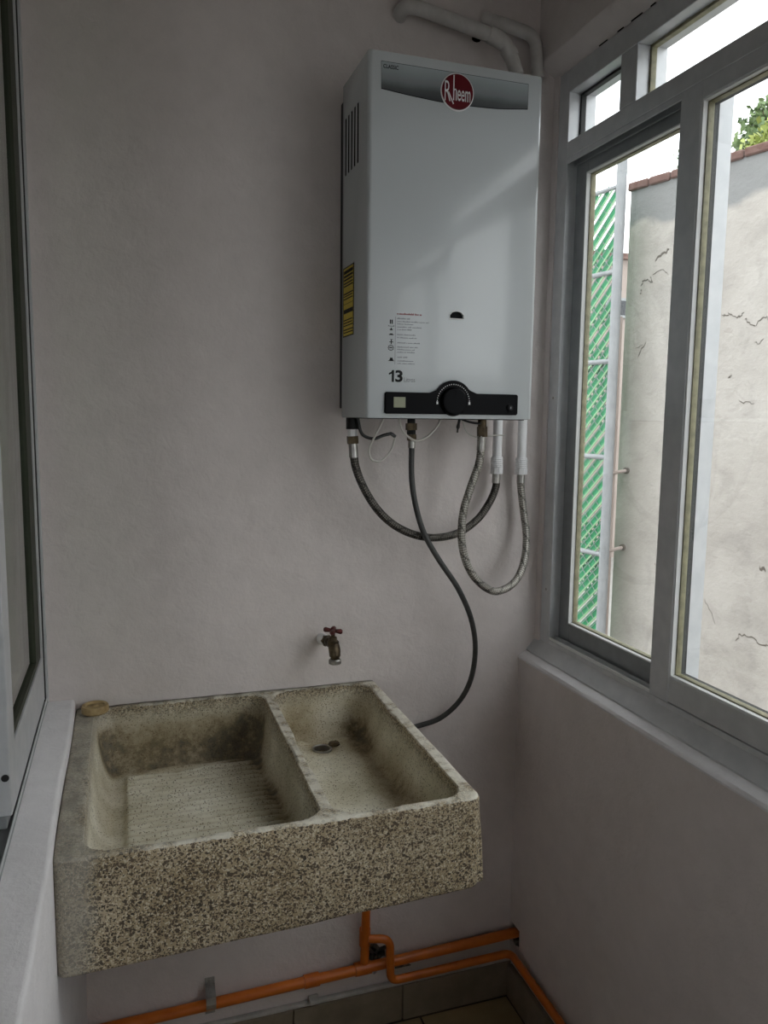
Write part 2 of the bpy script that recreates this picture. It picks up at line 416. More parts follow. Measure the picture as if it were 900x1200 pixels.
# sliding sash, recessed, with its own stiles
sa = empty('sash'); sa.parent = win
def smem(name, y0, y1, z0, z1): return mem(name, y0, y1, z0, z1, .992, 1.014, M_ALU2, sa)
smem('stile', 1.588, 1.640, .968, 2.078); smem('stile', 1.200, 1.240, .968, 2.078)
smem('rail', 1.240, 1.588, .968, 1.015); smem('rail', 1.240, 1.588, 2.043, 2.078)
glazing(1.240, 1.588, 1.015, 2.043, 1.004, p=sa, dark=False)
sb = empty('sash'); sb.parent = win
for d in ((.285, .33, .968, 2.078), (Y0+.046, Y0+.09, .968, 2.078), (Y0+.09, .285, .968, 1.015), (Y0+.09, .285, 2.043, 2.078)): mem('stile' if d[3]-d[2] > .5 else 'rail', *d, .992, 1.014, M_ALU2, sb)
glazing(Y0+.09, .285, 1.015, 2.043, 1.004, p=sb, dark=False)

# ================================================================== LEFT WINDOW
w2 = empty('window_2', 'grey sliding window standing on the left ledge', kind='structure')
LT = 2.50
def lm(name, y0, y1, z0, z1, x0, x1, m=M_ALU, p=w2): return B(name, m, p, x0, x1, y0, y1, z0, z1, bevel=.001)
lm('jamb', 1.684, D, LEDGE-.001, LT, -.245, -.164); lm('jamb_lip', 1.678, 1.684, LEDGE, LT, -.172, -.168, M_RUBBER)
lm('track', YB, 1.684, LEDGE-.001, .913, -.245, -.166, M_ALU2)
lm('track_lip', YB, 1.684, .913, .920, -.168, -.166, M_ALU); lm('track_lip', YB, 1.684, .913, .922, -.205, -.203, M_ALU)
lm('head_rail', YB, 1.684, LT-.04, LT, -.245, -.166)
s1 = empty('sash'); s1.parent = w2      # sash slid to the far end
lm('stile', 1.664, 1.678, .918, LT-.05, -.200, -.170, M_ALU, s1); lm('stile', 1.135, 1.190, .944, LT-.05, -.205, -.163, M_ALU, s1)
lm('rail', 1.190, 1.664, .918, 1.010, -.200, -.170, M_ALU, s1); lm('rail', 1.190, 1.664, LT-.09, LT-.05, -.200, -.170, M_ALU, s1)
lm('rail_end', 1.150, 1.190, .918, .944, -.200, -.172, M_ALU2, s1)
bm = NB()
for d in ((1.590, 1.664, 1.010, LT-.09), (1.190, 1.590, 1.010, 1.022)): box(bm, -.195, -.1735, *d)
obj('dark_strip', bm, M_OLIVD, s1)
bm = NB(); box(bm, -.1815, -.1795, 1.190, 1.590, 1.022, LT-.09); obj('pane', bm, M_GLASSD, s1)
q = at(6, 912, y=1.135); bm = NB(); lathe(bm, (q.x, 1.135, q.z), [(.0052, .0), (.0052, -.0008), (.004, -.0012)], 'Y', 16); obj('lock_hole', bm, M_DOT, s1)
s2 = empty('sash'); s2.parent = w2      # second sash stacked behind it on the outer track
lm('stile', 1.145, 1.195, .925, LT-.05, -.243, -.212, M_ALU, s2); lm('stile', 1.640, 1.680, .925, LT-.05, -.243, -.212, M_ALU, s2)
lm('rail', 1.195, 1.640, .925, .99, -.243, -.212, M_ALU, s2); lm('rail', 1.195, 1.640, LT-.09, LT-.05, -.243, -.212, M_ALU, s2)
bm = NB(); box(bm, -.229, -.227, 1.195, 1.640, .99, LT-.09); obj('pane', bm, M_GLASSD, s2)
lm('wall_above', YB, D, LT, ZC, -.30, -.165, M_WALL)

# ================================================================== WATER HEATER
YF = 1.495
HX0, HX1, HZ0, HZ1 = .453, .822, 1.496, 2.184
ht = empty('water_heater', 'tall white box-shaped wall gas water heater with a round red badge', 'water heater'); 
bm = NB(); box(bm, HX0, HX1, YF, D-.018, HZ0, HZ1)
es = [e for e in bm.edges if (min(v.co.y for v in e.verts) < YF+.01 and abs(e.verts[0].co.z-e.verts[1].co.z) > .1 and max(v.co.y for v in e.verts) < YF+.01)]
bmesh.ops.bevel(bm, geom=es, offset=.009, segments=4, profile=.5, affect='EDGES')
es = [e for e in bm.edges if len(e.link_faces) == 2 and e.calc_face_angle(0) > 1.2]
bmesh.ops.bevel(bm, geom=es, offset=.0025, segments=2, profile=.5, affect='EDGES')
case = obj('casing', bm, M_ENAMEL, ht)
# vents: five vertical slots on the left side
cb = NB()
for i in range(5):
    y = 1.655-i*.0225; box(cb, HX0-.01, HX0+.02, y-.0055, y+.0055, 1.998, 2.112)
cut(case, obj('cutter', cb, M_DARKIN))
bm = NB(); box(bm, HX0+.0005, HX0+.03, 1.54, 1.67, 1.98, 2.125); obj('vent_shade_box', bm, M_DARKIN, ht)  # black box close behind the slots paints the shade inside them
sq = at(535, 370, y=YF)
cb = NB(); pts = [(sq.x-.0155, sq.z-.0065), (sq.x+.0155, sq.z-.0065), (sq.x+.0155, sq.z+.002)]+[(sq.x+.013*math.cos(a), sq.z+.003+.006*math.sin(a)) for a in [PI*k/8 for k in range(9)]]+[(sq.x-.0155, sq.z+.002)]
prism_y(cb, pts, YF-.01, YF+.02); cut(case, obj('cutter', cb, M_DARKIN))
for p in case.data.polygons: p.use_smooth = True
case.data.set_sharp_from_angle(angle=math.radians(35))
bm = NB(); box(bm, sq.x-.02, sq.x+.02, YF+.006, YF+.03, sq.z-.012, sq.z+.013); obj('sight_glass', bm, M_BLACKP, ht)
bm = NB(); path = [(x, YF-.0005, z) for x, z in pts]; tube(bm, path+[path[0]], .0012, 8, False); obj('sight_trim', bm, M_WPRINT, ht)
bm = NB(); box(bm, HX0+.0003, HX1-.0003, D-.018, D-.0005, HZ0+.02, HZ1-.03, bevel=.002); obj('back_plate', bm, M_BLACKM, ht)
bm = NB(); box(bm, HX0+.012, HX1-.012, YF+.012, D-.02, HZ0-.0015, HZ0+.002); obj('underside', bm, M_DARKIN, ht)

# decal strip with gradient print
def mat_decal():
    m = mat('silver_decal', (.4, .4, .4), .35); t = NT(m)
    sp = t.n('ShaderNodeSeparateXYZ'); t.l(t.coord(), sp.inputs[0])
    h = t.math('DIVIDE', t.math('SUBTRACT', sp.outputs[2], 2.104), .06)
    h = t.math('ADD', h, t.math('MULTIPLY', t.math('SUBTRACT', t.noise(14, 4), .5), .22))
    t.col(t.ramp(h, [(0.0, (.035, .04, .043)), (.3, (.09, .10, .105)), (.5, (.22, .245, .25)), (1.0, (.38, .43, .45))])); return m
def fz(px, py): q = at(px, py, y=YF); return (q.x, q.z)
TL, TR = fz(447, 73), fz(619, 98); BL, BR = fz(447, 103), fz(618, 127)
zt = (TL[1]+TR[1])/2
low = [fz(447, 103), fz(475, 110), fz(500, 115.5), fz(520, 119.5), fz(553, 124), fz(585, 127), fz(618, 127.5)]
low = [(p.x, p.z) for p in catmull([(x, 0, z) for x, z in low], 4)]
def decal(name, grow, y, m):
    pts = [(TL[0]-grow*.3, zt+grow*.6), (TR[0]+grow*.5, zt+grow*.6)] + [(x+(grow*.5 if i == 0 else (-grow*.3 if i == len(low)-1 else 0)), z-grow) for i, (x, z) in enumerate(reversed(low))]
    bm = NB(); prism_y(bm, pts, y, YF+.0005); return obj(name, bm, m, ht)
decal('decal_border', .0016, YF-.0004, M_BLACKM); decal('decal', 0, YF-.0008, mat_decal())
bc = at(535.5, 108.5, y=YF); RB = .0335
bm = NB(); lathe(bm, (bc.x, YF, bc.z), [(RB+.0015, 0), (RB+.0015, -.002), (RB, -.0028)], 'Y', 48); badge = obj('badge', bm, M_WPRINT, ht)
bm = NB(); lathe(bm, (bc.x, YF, bc.z), [(RB-.0005, -.0022), (RB-.0005, -.0034), (RB-.002, -.0038)], 'Y', 48); obj('badge_face', bm, M_RED, badge)
def text(name, s, x, z, h, w, y, m, parent, bold=0.0, spacing=1.0):
    """flat lettering on the heater front; scaled to height h and total width w (metres)"""
    cu = bpy.data.curves.new('t', 'FONT'); cu.body = s; cu.size = 1; cu.offset = bold; cu.resolution_u = 4; cu.space_character = spacing
    o = bpy.data.objects.new('t', cu); COL.objects.link(o)
    dg = bpy.context.evaluated_depsgraph_get(); me = bpy.data.meshes.new_from_object(o.evaluated_get(dg))
    bpy.data.objects.remove(o); 
    xs = [v.co.x for v in me.vertices]; ys = [v.co.y for v in me.vertices]
    ax, bx, ay, by = min(xs), max(xs), min(ys), max(ys)
    for v in me.vertices:
        v.co = Vector((x+(v.co.x-ax)/(bx-ax)*w, 0, z+(v.co.y-ay)/(by-ay)*h)) + Vector((0, y, 0))
    bm = NB(); bm.from_mesh(me)
    r = bmesh.ops.extrude_face_region(bm, geom=bm.faces[:])
    for e in r['geom']:
        if isinstance(e, bmesh.types.BMVert): e.co.y += .0004
    return obj(name, bm, m, parent)
yb = YF-.0042
text('letter', 'R', bc.x-.0275, bc.z-.019, .037, .0125, yb, M_WPRINT, badge, -.008)
bm = NB()
def stroke(bm, pts, w=.0011, y=yb):
    for a, b in zip(pts, pts[1:]):
        a, b = Vector((a[0], y, a[1])), Vector((b[0], y, b[1])); d = (b-a).normalized(); n = Vector((-d.z, 0, d.x))*w
        v = [bm.verts.new(p) for p in (a-n, b-n, b+n, a+n)]; f = bm.faces.new(v)
        r = bmesh.ops.extrude_face_region(bm, geom=[f])
        for e in r['geom']:
            if isinstance(e, bmesh.types.BMVert): e.co.y += .0004
stroke(bm, [(bc.x-.0195, bc.z-.002), (bc.x-.0085, bc.z-.0235)])        # long leg of the R
stroke(bm, [(bc.x-.0085, bc.z+.030), (bc.x-.0085, bc.z-.0165)])        # tall stem of the h
stroke(bm, [(bc.x-.0085, bc.z+.001), (bc.x-.0055, bc.z+.0045), (bc.x-.003, bc.z+.0025), (bc.x-.003, bc.z-.0165)])
obj('letter', bm, M_WPRINT, badge)
text('lettering', 'eem', bc.x-.0005, bc.z-.0168, .0205, .0275, yb, M_WPRINT, badge, .006)
text('lettering', 'CLASSIC', TL[0]+.0035, zt-.0115, .0072, .0305, YF-.0013, M_BLACKM, ht, .012)
q1 = fz(455, 447.5); q2 = fz(472, 434.5)
text('lettering', '3', q1[0]+.0145, q1[1], .0235, .0155, YF-.0005, M_BLACKM, ht, .03)
bm = NB(); X_, Z_ = q1[0]+.001, q1[1]
prism_y(bm, [(X_+.006, Z_), (X_+.0108, Z_), (X_+.0108, Z_+.0235), (X_+.0072, Z_+.0235), (X_+.0045, Z_+.0195), (X_, Z_+.0175), (X_, Z_+.0138), (X_+.006, Z_+.0165)], YF-.0005, YF+.0003); obj('lettering', bm, M_BLACKM, ht)
text('lettering', 'Litros', q1[0]+.033, q1[1]+.0005, .0095, .0235, YF-.0005, M_GPRINT, ht, 0)
# the panel of small print and pictograms: too fine to read, set as rows of tiny marks
bm = NB()
def marks(bm, px0, py, px1, h=.0028, seed=1):
    rnd = random.Random(seed*17+int(py)); a = fz(px0, py); b = fz(px1, py); x = a[0]; z = a[1]
    while x < b[0]:
        w = rnd.uniform(.0012, .0022); hh = h*rnd.choice((.65, .7, 1.0))
        box(bm, x, x+w, YF-.0004, YF+.0003, z-h/2, z-h/2+hh); x += w+(.0006 if rnd.random() > .16 else .0022)
for py, x1 in ((376.5, 502), (379.5, 484), (383, 493), (386, 482), (392, 486), (395.5, 487), (401.5, 492), (406.5, 489), (409.5, 485), (412.5, 486), (418.5, 477), (422.8, 485), (425.8, 485)):
    marks(bm, 465.5, py, x1, .0022)
marks(bm, 465.5, 373, 480, .0030)
obj('small_print', bm, M_GPRINT, ht)
bm = NB(); marks(bm, 465.5, 367.5, 494, .0036); obj('small_print', bm, M_REDPR, ht)
bm = NB(); a = fz(463.5, 371); b = fz(463, 427); box(bm, a[0]-.0004, a[0]+.0004, YF-.0004, YF+.0003, b[1], a[1]); obj('print_rule', bm, M_GPRINT, ht)
bm = NB()
def pic(px, py, shapes):
    x, z = fz(px, py)
    for (dx0, dx1, dz0, dz1) in shapes: box(bm, x+dx0, x+dx1, YF-.0004, YF+.0003, z+dz0, z+dz1)
pic(458.5, 377, [(-.003, -.0006, -.004, .004), (.0006, .003, -.004, .004)])
pic(458.5, 383, [(-.006, .006, .001, .0018), (-.006, -.005, .001, .003), (.005, .006, .001, .003), (-.003, .003, -.0065, -.0045), (-.0012, .0012, -.0045, -.002)])
pic(458.5, 392, [(-.005, .005, -.001, .0005), (-.003, .003, .0005, .002)])
pic(458.5, 400, [(-.0008, .0008, -.0055, .003), (-.004, .004, -.0018, -.0004), (-.002, .003, .003, .004)])
pic(458.5, 421, [(-.0065, .0065, -.0035, -.0025), (-.004, .004, -.0025, .0), (-.0028, .0028, 0, .003)])
x, z = fz(458, 407.5)
for k in range(10):
    a = 2*PI*k/10; box(bm, x+.0052*math.cos(a)-.001, x+.0052*math.cos(a)+.001, YF-.0004, YF+.0003, z+.0048*math.sin(a)-.001, z+.0048*math.sin(a)+.001)
box(bm, x-.003, x+.003, YF-.0004, YF+.0003, z-.0006, z+.0012)
obj('pictograms', bm, M_BLACKM, ht)
# control panel
px0, px1 = fz(450.5, 458)[0], fz(606, 458)[0]; pz0, pz1 = HZ0+.009, 1.548
kc = Vector((fz(530, 470)[0], 0, fz(530, 470)[1])); kr = .0415
top = []
h = pz1-kc.z; a0 = math.asin(h/kr)
arc = [(kc.x+kr*math.cos(a), kc.z+kr*math.sin(a)) for a in [a0+(PI-2*a0)*k/20 for k in range(21)]]
xr = arc[0][0]; xl = arc[-1][0]
pts = [(px0+.003, pz0), (px1-.003, pz0), (px1, pz0+.003), (px1, pz1-.003), (px1-.003, pz1), (xr+.014, pz1), (xr+.005, pz1+.0015)] + arc[1:-1] + [(xl-.005, pz1+.0015), (xl-.014, pz1), (px0+.003, pz1), (px0, pz1-.003), (px0, pz0+.003)]
bm = NB(); prism_y(bm, pts, YF-.006, YF+.001)
es = [e for e in bm.edges if all(abs(v.co.y-(YF-.006)) < 1e-5 for v in e.verts)]
bmesh.ops.bevel(bm, geom=es, offset=.0018, segments=2, profile=.5, affect='EDGES')
cp = obj('control_panel', bm, M_BLACKP, ht)
bm = NB(); lathe(bm, (kc.x, YF, kc.z-.001), [(.030, -.005), (.029, -.0065), (.0275, -.014), (.0255, -.0160), (.022, -.0163)], 'Y', 40)
box(bm, kc.x-.0015, kc.x+.0015, YF-.0168, YF-.014, kc.z+.010, kc.z+.023, bevel=.0006)
obj('knob', bm, M_BLACKP, cp)
bm = NB()
for k in range(25):
    a = PI*(-.02)+PI*1.04*k/24; x = kc.x+.0355*math.cos(a); z = kc.z-.002+.0355*math.sin(a); s = .0007 if 0 < k < 24 else .0018
    box(bm, x-s, x+s, YF-.0066, YF-.0055, z-s*1.5, z+s*1.5)
obj('dial_marks', bm, M_WPRINT, cp)
q = fz(467, 471.5); bm = NB(); box(bm, q[0]-.0125, q[0]+.0125, YF-.0068, YF-.005, q[1]-.0105, q[1]+.0105, bevel=.0005, seg=1); obj('display', bm, M_LCD, cp)
q = fz(596, 478); bm = NB(); lathe(bm, (q[0], YF, q[1]), [(.0085, -.005), (.0085, -.0078), (.0068, -.0082)], 'Y', 24); obj('button_ring', bm, M_BLACKP, cp)
bm = NB(); lathe(bm, (q[0], YF, q[1]), [(.0055, -.007), (.0055, -.0095), (.0045, -.0100)], 'Y', 24); bt = obj('button', bm, M_BLACKM, cp)
bm = NB(); box(bm, q[0]-.0012, q[0]+.0012, YF-.0104, YF-.0096, q[1]-.0022, q[1]+.0022); obj('button_mark', bm, M_GPRINT, cp)
# yellow energy label on the left side
ls = [at(400, 316, x=HX0), at(415, 309, x=HX0), at(415, 392, x=HX0), at(398, 397, x=HX0)]
y1l, y0l = ls[0].y, ls[1].y; z1l, z0l = (ls[0].z+ls[1].z)/2, (ls[2].z+ls[3].z)/2
y1l = min(y1l, 1.665)
bm = NB(); box(bm, HX0-.0008, HX0+.001, y0l, y1l, z0l, z1l); lab = obj('yellow_label', bm, M_YEL, ht)
bm = NB()
t = .0022
for d in ((y0l, y1l, z0l, z0l+t), (y0l, y1l, z1l-t, z1l), (y0l, y0l+t, z0l, z1l), (y1l-t, y1l, z0l, z1l)): box(bm, HX0-.0012, HX0, *d)
rnd = random.Random(4); H = z1l-z0l; wy = y1l-y0l
for fr, th in ((.93, .012), (.87, .008), (.82, .006), (.77, .005), (.73, .005), (.62, .005), (.585, .004), (.545, .004), (.36, .02), (.24, .004), (.20, .004), (.16, .004), (.10, .004), (.06, .004)):
    y = y1l-.006
    while y > y0l+.008:
        w = rnd.uniform(.002, .006) if fr != .36 else wy; box(bm, HX0-.0012, HX0, max(y-w, y0l+.005), y, z0l+H*fr-th*.5*(.6 if fr != .36 else .35), z0l+H*fr+th*.25); y -= w+.0012
box(bm, HX0-.0012, HX0, y0l, y1l, z0l+H*.47, z0l+H*.475)
obj('label_print', bm, M_BLACKM, lab)

# ================================================================== PIPES AND HOSES
def hose(name, path, r, m, label, cat, n=8, seg=16):
    bm = NB(); tube(bm, catmull(path, n), r, seg); o = obj(name, bm, m, None, True, 60); return tag(o, label, cat)
def nut(parent, a, b, r, m=M_STEEL, name='nut'):
    bm = NB(); hexa(bm, a, b, r); obj(name, bm, m, parent)
def ferrule(parent, a, b, r, m=M_STEEL):
    bm = NB(); cyl(bm, a, b, r, 18); obj('ferrule', bm, m, parent, True)
YH = 1.60
V = lambda px, py, y=YH: at(px, py, y=y)
# white supply pipes coming down to the hoses
for px, pt, pb, lab in ((583, 488, 545, 'left one of the two white plastic pipes below the heater, above the long dark hose'), (612, 488, 546, 'right one of the two white plastic pipes below the heater, nearest the window')):
    yy = 1.665
    a = at(px+1, 480, y=yy); b = at(px-.5, pb, y=yy); b.x = a.x; b.y = a.y
    p = empty('supply_pipe', lab, 'pipe')
    bm = NB(); cyl(bm, (a.x, a.y, 1.52 if px < 600 else 1.52), b, .0108, 24); obj('pipe', bm, M_PVC, p, True)
    bm = NB(); lathe(bm, (b.x, b.y, b.z), [(.0125, .020), (.0135, .016), (.0135, -.004), (.0125, -.006)], 'Z'); obj('coupling', bm, M_PVC, p, True, 30)
    bm = NB(); pts_ = [(b.x+.0143*math.cos(k*.7), b.y+.0143*math.sin(k*.7), b.z+.018-.0005*k) for k in range(60)]; tube(bm, pts_, .0012, 6); obj('thread_tape', bm, M_PVC, p, True)
    bm = NB(); tube(bm, [(b.x, b.y, b.z-.006), (b.x, b.y, b.z-.020)], .0155, 8); obj('nut', bm, M_PVC, p)
    if px < 600: PA = b.copy()
    else: PB = b.copy()
# long braided hose (cold water): left fitting -> pipe A
a = V(413, 498); 
h1 = empty('braided_hose', 'long dark braided hose looping from the heater left fitting to the left white pipe', 'hose')
pa = Vector((PA.x, PA.y, PA.z-.02))
path = [V(414, 528), V(417, 548), V(427, 573), V(443, 598), V(463, 616), V(487, 627), V(512, 630, 1.61), V(538, 624, 1.63), V(560, 608, 1.65), V(574, 588, 1.66), Vector((pa.x-.001, pa.y, pa.z-.032)), Vector((pa.x, pa.y, pa.z-.006))]
bm = NB(); tube(bm, catmull(path, 8), .0088, 16); obj('braid', bm, M_BRAIDD, h1, True, 60)
nut(h1, V(413, 511), V(413.5, 520), .0125, M_BRASS); ferrule(h1, V(413.5, 519), V(414.5, 536), .0098); ferrule(h1, (pa.x, pa.y, pa.z+.0), (pa.x-.001, pa.y, pa.z-.022), .0098)
bm = NB(); cyl(bm, V(413, 502), V(413, 512), .0105); obj('washer', bm, M_PVC, h1, True)
bm = NB(); t0 = V(413, 494); cyl(bm, (t0.x, t0.y, HZ0), V(413, 503), .0135); obj('inlet_stub', bm, M_BLACKM, h1, True)
# right braided hose (hot water): heater outlet -> pipe B
h2 = empty('braided_hose', 'light steel braided hose hanging in a loop to the right white pipe', 'hose')
pb_ = Vector((PB.x, PB.y, PB.z-.02)); y2 = 1.575
path = [V(564, 512, y2), V(562, 540, y2), V(552, 570, y2), V(543, 600, y2), V(541, 632, y2), V(547, 660, y2), V(560, 681, y2), V(580, 693, 1.59), V(601, 684, 1.61), V(613, 662, 1.63), V(617, 630, 1.65), V(613, 595, 1.665), Vector((pb_.x, pb_.y, pb_.z-.024)), Vector((pb_.x, pb_.y, pb_.z-.004))]
bm = NB(); tube(bm, catmull(path, 8), .0088, 16); obj('braid', bm, M_BRAID, h2, True, 60)
t0 = V(565, 494, y2); nut(h2, V(565, 500, y2), V(565, 512, y2), .0115, M_BRASS); ferrule(h2, V(564.5, 511, y2), V(563.5, 528, y2), .0096)
bm = NB(); cyl(bm, (t0.x, t0.y, HZ0), V(565, 501, y2), .0095); obj('outlet_stub', bm, M_BRASS, h2, True)
ferrule(h2, (pb_.x, pb_.y, pb_.z), (pb_.x, pb_.y, pb_.z-.02), .0098)
# gas hose
h3 = empty('gas_hose', 'long thin dark rubber gas hose curving from the heater centre down behind the sink', 'hose')
y3 = 1.585
riser_top = at(427, 1085, y=1.66)
path = [V(482.5, 520, y3), V(482.5, 560, y3), V(487, 592, y3), V(497, 625, y3), V(515, 657, y3), V(537, 690, y3), V(552, 725, 1.60), V(557, 760, 1.62), V(552, 795, 1.64), V(538, 822, 1.66), V(515, 842, 1.675), V(486, 852, 1.683), V(455, 862, 1.684)]
e = path[-1]; path[-1] = Vector((.585, 1.684, e.z)); path += [Vector((.552, 1.684, .68)), Vector((.530, 1.675, .58)), Vector((riser_top.x, 1.662, .48)), Vector((riser_top.x, 1.66, .40))]
bm = NB(); tube(bm, catmull(path, 8), .0062, 14); obj('rubber_tube', bm, M_GASH, h3, True, 60)
t0 = V(482, 494, y3)
bm = NB(); cyl(bm, (t0.x, t0.y, HZ0), V(482, 497, y3), .0085); obj('inlet_stub', bm, M_BLACKM, h3, True)
nut(h3, V(482, 496, y3), V(482, 504, y3), .0125, M_BRASS); nut(h3, V(482, 504, y3), V(482, 509, y3), .0095, M_BLACKM); nut(h3, V(482.3, 509, y3), V(482.5, 516, y3), .0105, M_BRASS)
ferrule(h3, V(482.5, 515, y3), V(482.5, 525, y3), .0080)
# loose wires
def wire(name, pts, r, m, label, y=YH-.02):
    bm = NB(); P = [V(a, b, y) for a, b in pts]; P[0].z = max(P[0].z, HZ0+.001); tube(bm, catmull(P, 8), r, 8); return tag(obj(name, bm, m, None, True, 60), label, 'wire')
w = wire('wire', [(419, 490), (424, 508), (437, 514), (450, 510), (459, 508)], .0034, M_WIREB, 'thick black wire under the heater beside the left hose fitting')
bm = NB(); box(bm, -.006, .006, -.003, .003, -.0035, .0035, bevel=.001, seg=1, mx=Matrix.Translation(V(461, 510, YH-.02)) @ Matrix.Rotation(.6, 4, 'Y')); obj('connector', bm, M_WIREB, w)
wire('wire', [(450, 490), (441, 508), (433, 525), (435, 538), (446, 540), (458, 528), (463, 513)], .0023, M_WIREW, 'thin pale wire hanging in a loop between the left hose and the gas hose', YH-.028)
wire('wire', [(468, 490), (472, 505), (486, 516), (500, 512), (512, 500), (517, 490)], .0024, M_WIREW, 'thin pale wire sagging across the front of the gas hose fitting', y3-.022)
w = wire('wire', [(538, 490), (548, 494), (558, 496), (563, 496)], .0024, M_WIREB, 'short black wire running to the brass outlet under the heater', y2-.012)
bm = NB(); q = V(538, 500, y2-.012); tube(bm, catmull([V(539, 489, y2-.012), V(537, 499, y2-.012), V(536, 507, y2-.012)], 4), [.003]*4+[.004]*2+[.002]*3, 10); obj('wire_end', bm, M_WIREB, w, True)
wire('wire', [(541, 490), (547, 506), (557, 512), (568, 512), (580, 510), (592, 510)], .0016, M_WIREW, 'fine bare wire passing behind the brass outlet to the white pipe', y2+.02)
# pipes above the heater
p1 = empty('vent_pipe', 'painted white pipe leaving the wall above the heater and bending down behind it', 'pipe')
path = [at(467, 26, y=D+.02), at(470, 14, y=D-.012), at(480, 8, y=D-.03), at(500, 13, y=D-.035), at(548, 31, y=D-.05), at(577, 42, y=D-.06), at(590, 50, y=D-.06), at(598, 64, y=D-.06), at(606, 88, y=D-.06)]
bm = NB(); tube(bm, catmull(path, 6), .0150, 18); obj('pipe', bm, M_PVCD, p1, True, 60)
bm = NB(); tube(bm, catmull(path[4:7], 6)[5:], .0175, 18); obj('elbow', bm, M_PVCD, p1, True)
bm = NB(); tube(bm, catmull([path[6], path[7], path[7]*.5+path[8]*.5], 4)[2:6], .0170, 18); obj('elbow_collar', bm, M_PVCD, p1, True)
p2 = empty('vent_pipe', 'painted white pipe bending down beside the window corner above the heater', 'pipe')
path = fillet([at(566, 22, y=D-.004), at(585, 27, y=D-.024), at(628, 42, y=D-.028), at(630, 92, y=D-.028)], .03, 7)
bm = NB(); tube(bm, path, .0140, 18); obj('pipe', bm, M_PVCD, p2, True, 60)
q = at(558, 46, y=D); bm = NB(); lathe(bm, (q.x, D, q.z), [(.011, -.0006), (.011, .0004)], 'Y', 9)
for v in bm.verts: v.co.z = q.z+(v.co.z-q.z)*.6
obj('plaster_hole', bm, M_DARKIN, wb)

# orange gas lines near the floor
YG = 1.678
G = lambda px, py, y=YG: at(px, py, y=y)
gp = empty('gas_pipe', 'thick orange gas pipe running along the foot of the back wall into the right corner', 'pipe')
zg = .172
a = G(600, 1097); L0 = Vector((XL+.002, YG, .156)); 
bm = NB(); cyl(bm, L0, (XR+.03, YG, .176), .0125, 18); obj('pipe', bm, M_ORANGE, gp, True)
q = G(365, 1157); bm = NB(); cyl(bm, (q.x-.018, YG, .1655), (q.x+.018, YG, .166), .0155, 18); obj('coupling', bm, M_ORANGE, gp, True)
q = G(425, 1140); bm = NB(); cyl(bm, (q.x-.02, YG, .168), (q.x+.02, YG, .1685), .0155, 18); obj('tee', bm, M_ORANGE, gp, True)
q = G(592, 1100); bm = NB(); 
rx = G(427, 1100).x
rs = empty('gas_riser', 'vertical orange gas pipe rising from the floor pipe up behind the concrete sink', 'pipe')
bm = NB(); cyl(bm, (rx, YG-.002, .185), (rx, 1.66, .40), .0105, 18); obj('pipe', bm, M_ORANGE, rs, True)
bm = NB(); zt_ = G(427, 1097).z; cyl(bm, (rx, YG-.003, zt_-.02), (rx, YG-.004, zt_+.022), .0135, 18); obj('tee', bm, M_ORANGE, rs, True)
bm = NB(); hexa(bm, (rx, 1.66, .38), (rx, 1.66, .415), .013); obj('nut', bm, M_BRASS, rs)
lo = empty('gas_branch', 'thin orange gas pipe looping off the riser and turning along the right wall', 'pipe')
x2 = G(457, 1100, 1.655).x; z2 = G(460, 1150, 1.65).z; xe = XR-.020
path = fillet([(rx+.006, YG-.012, zt_), (x2, 1.655, zt_-.004), (x2+.002, 1.652, z2), (xe, 1.652, z2+.004), (xe, YB+.1, z2-.012)], .022, 7)
bm = NB(); tube(bm, path, .0098, 16); obj('pipe', bm, M_ORANGE, lo, True, 60)
for pxx, lab in ((247, 'galvanised strap holding the orange gas pipe under the sink left side'),):
    q = G(pxx, 1180); x = q.x; bm = NB()
    pts_ = [(x, D-.001, .215), (x, D-.003, .200), (x, YG-.012, .186), (x, YG-.0145, .170), (x, YG-.010, .155), (x, D-.003, .150), (x, D-.001, .125)]
    rows = [[bm.verts.new((x-.011, p[1], p[2])), bm.verts.new((x+.011, p[1], p[2])), bm.verts.new((x+.011, p[1]-.0012, p[2])), bm.verts.new((x-.011, p[1]-.0012, p[2]))] for p in pts_]
    for i in range(len(rows)-1):
        for k in range(4): bm.faces.new((rows[i][k], rows[i][(k+1) % 4], rows[i+1][(k+1) % 4], rows[i+1][k]))
    bm.faces.new(rows[0]); bm.faces.new(rows[-1])
    s = obj('pipe_strap', bm, M_ZINC); tag(s, lab, 'strap')
    bm = NB(); lathe(bm, (x, D-.0015, .208), [(.004, 0), (.004, -.002), (.002, -.0035)], 'Y', 10); obj('screw', bm, M_ZINC, s)
q = G(368, 1167, 1.682); bm = NB(); box(bm, q.x-.012, q.x+.012, 1.672, D-.001, .104, .114, bevel=.002); tag(obj('mortar_lump', bm, M_MORTAR, bb))

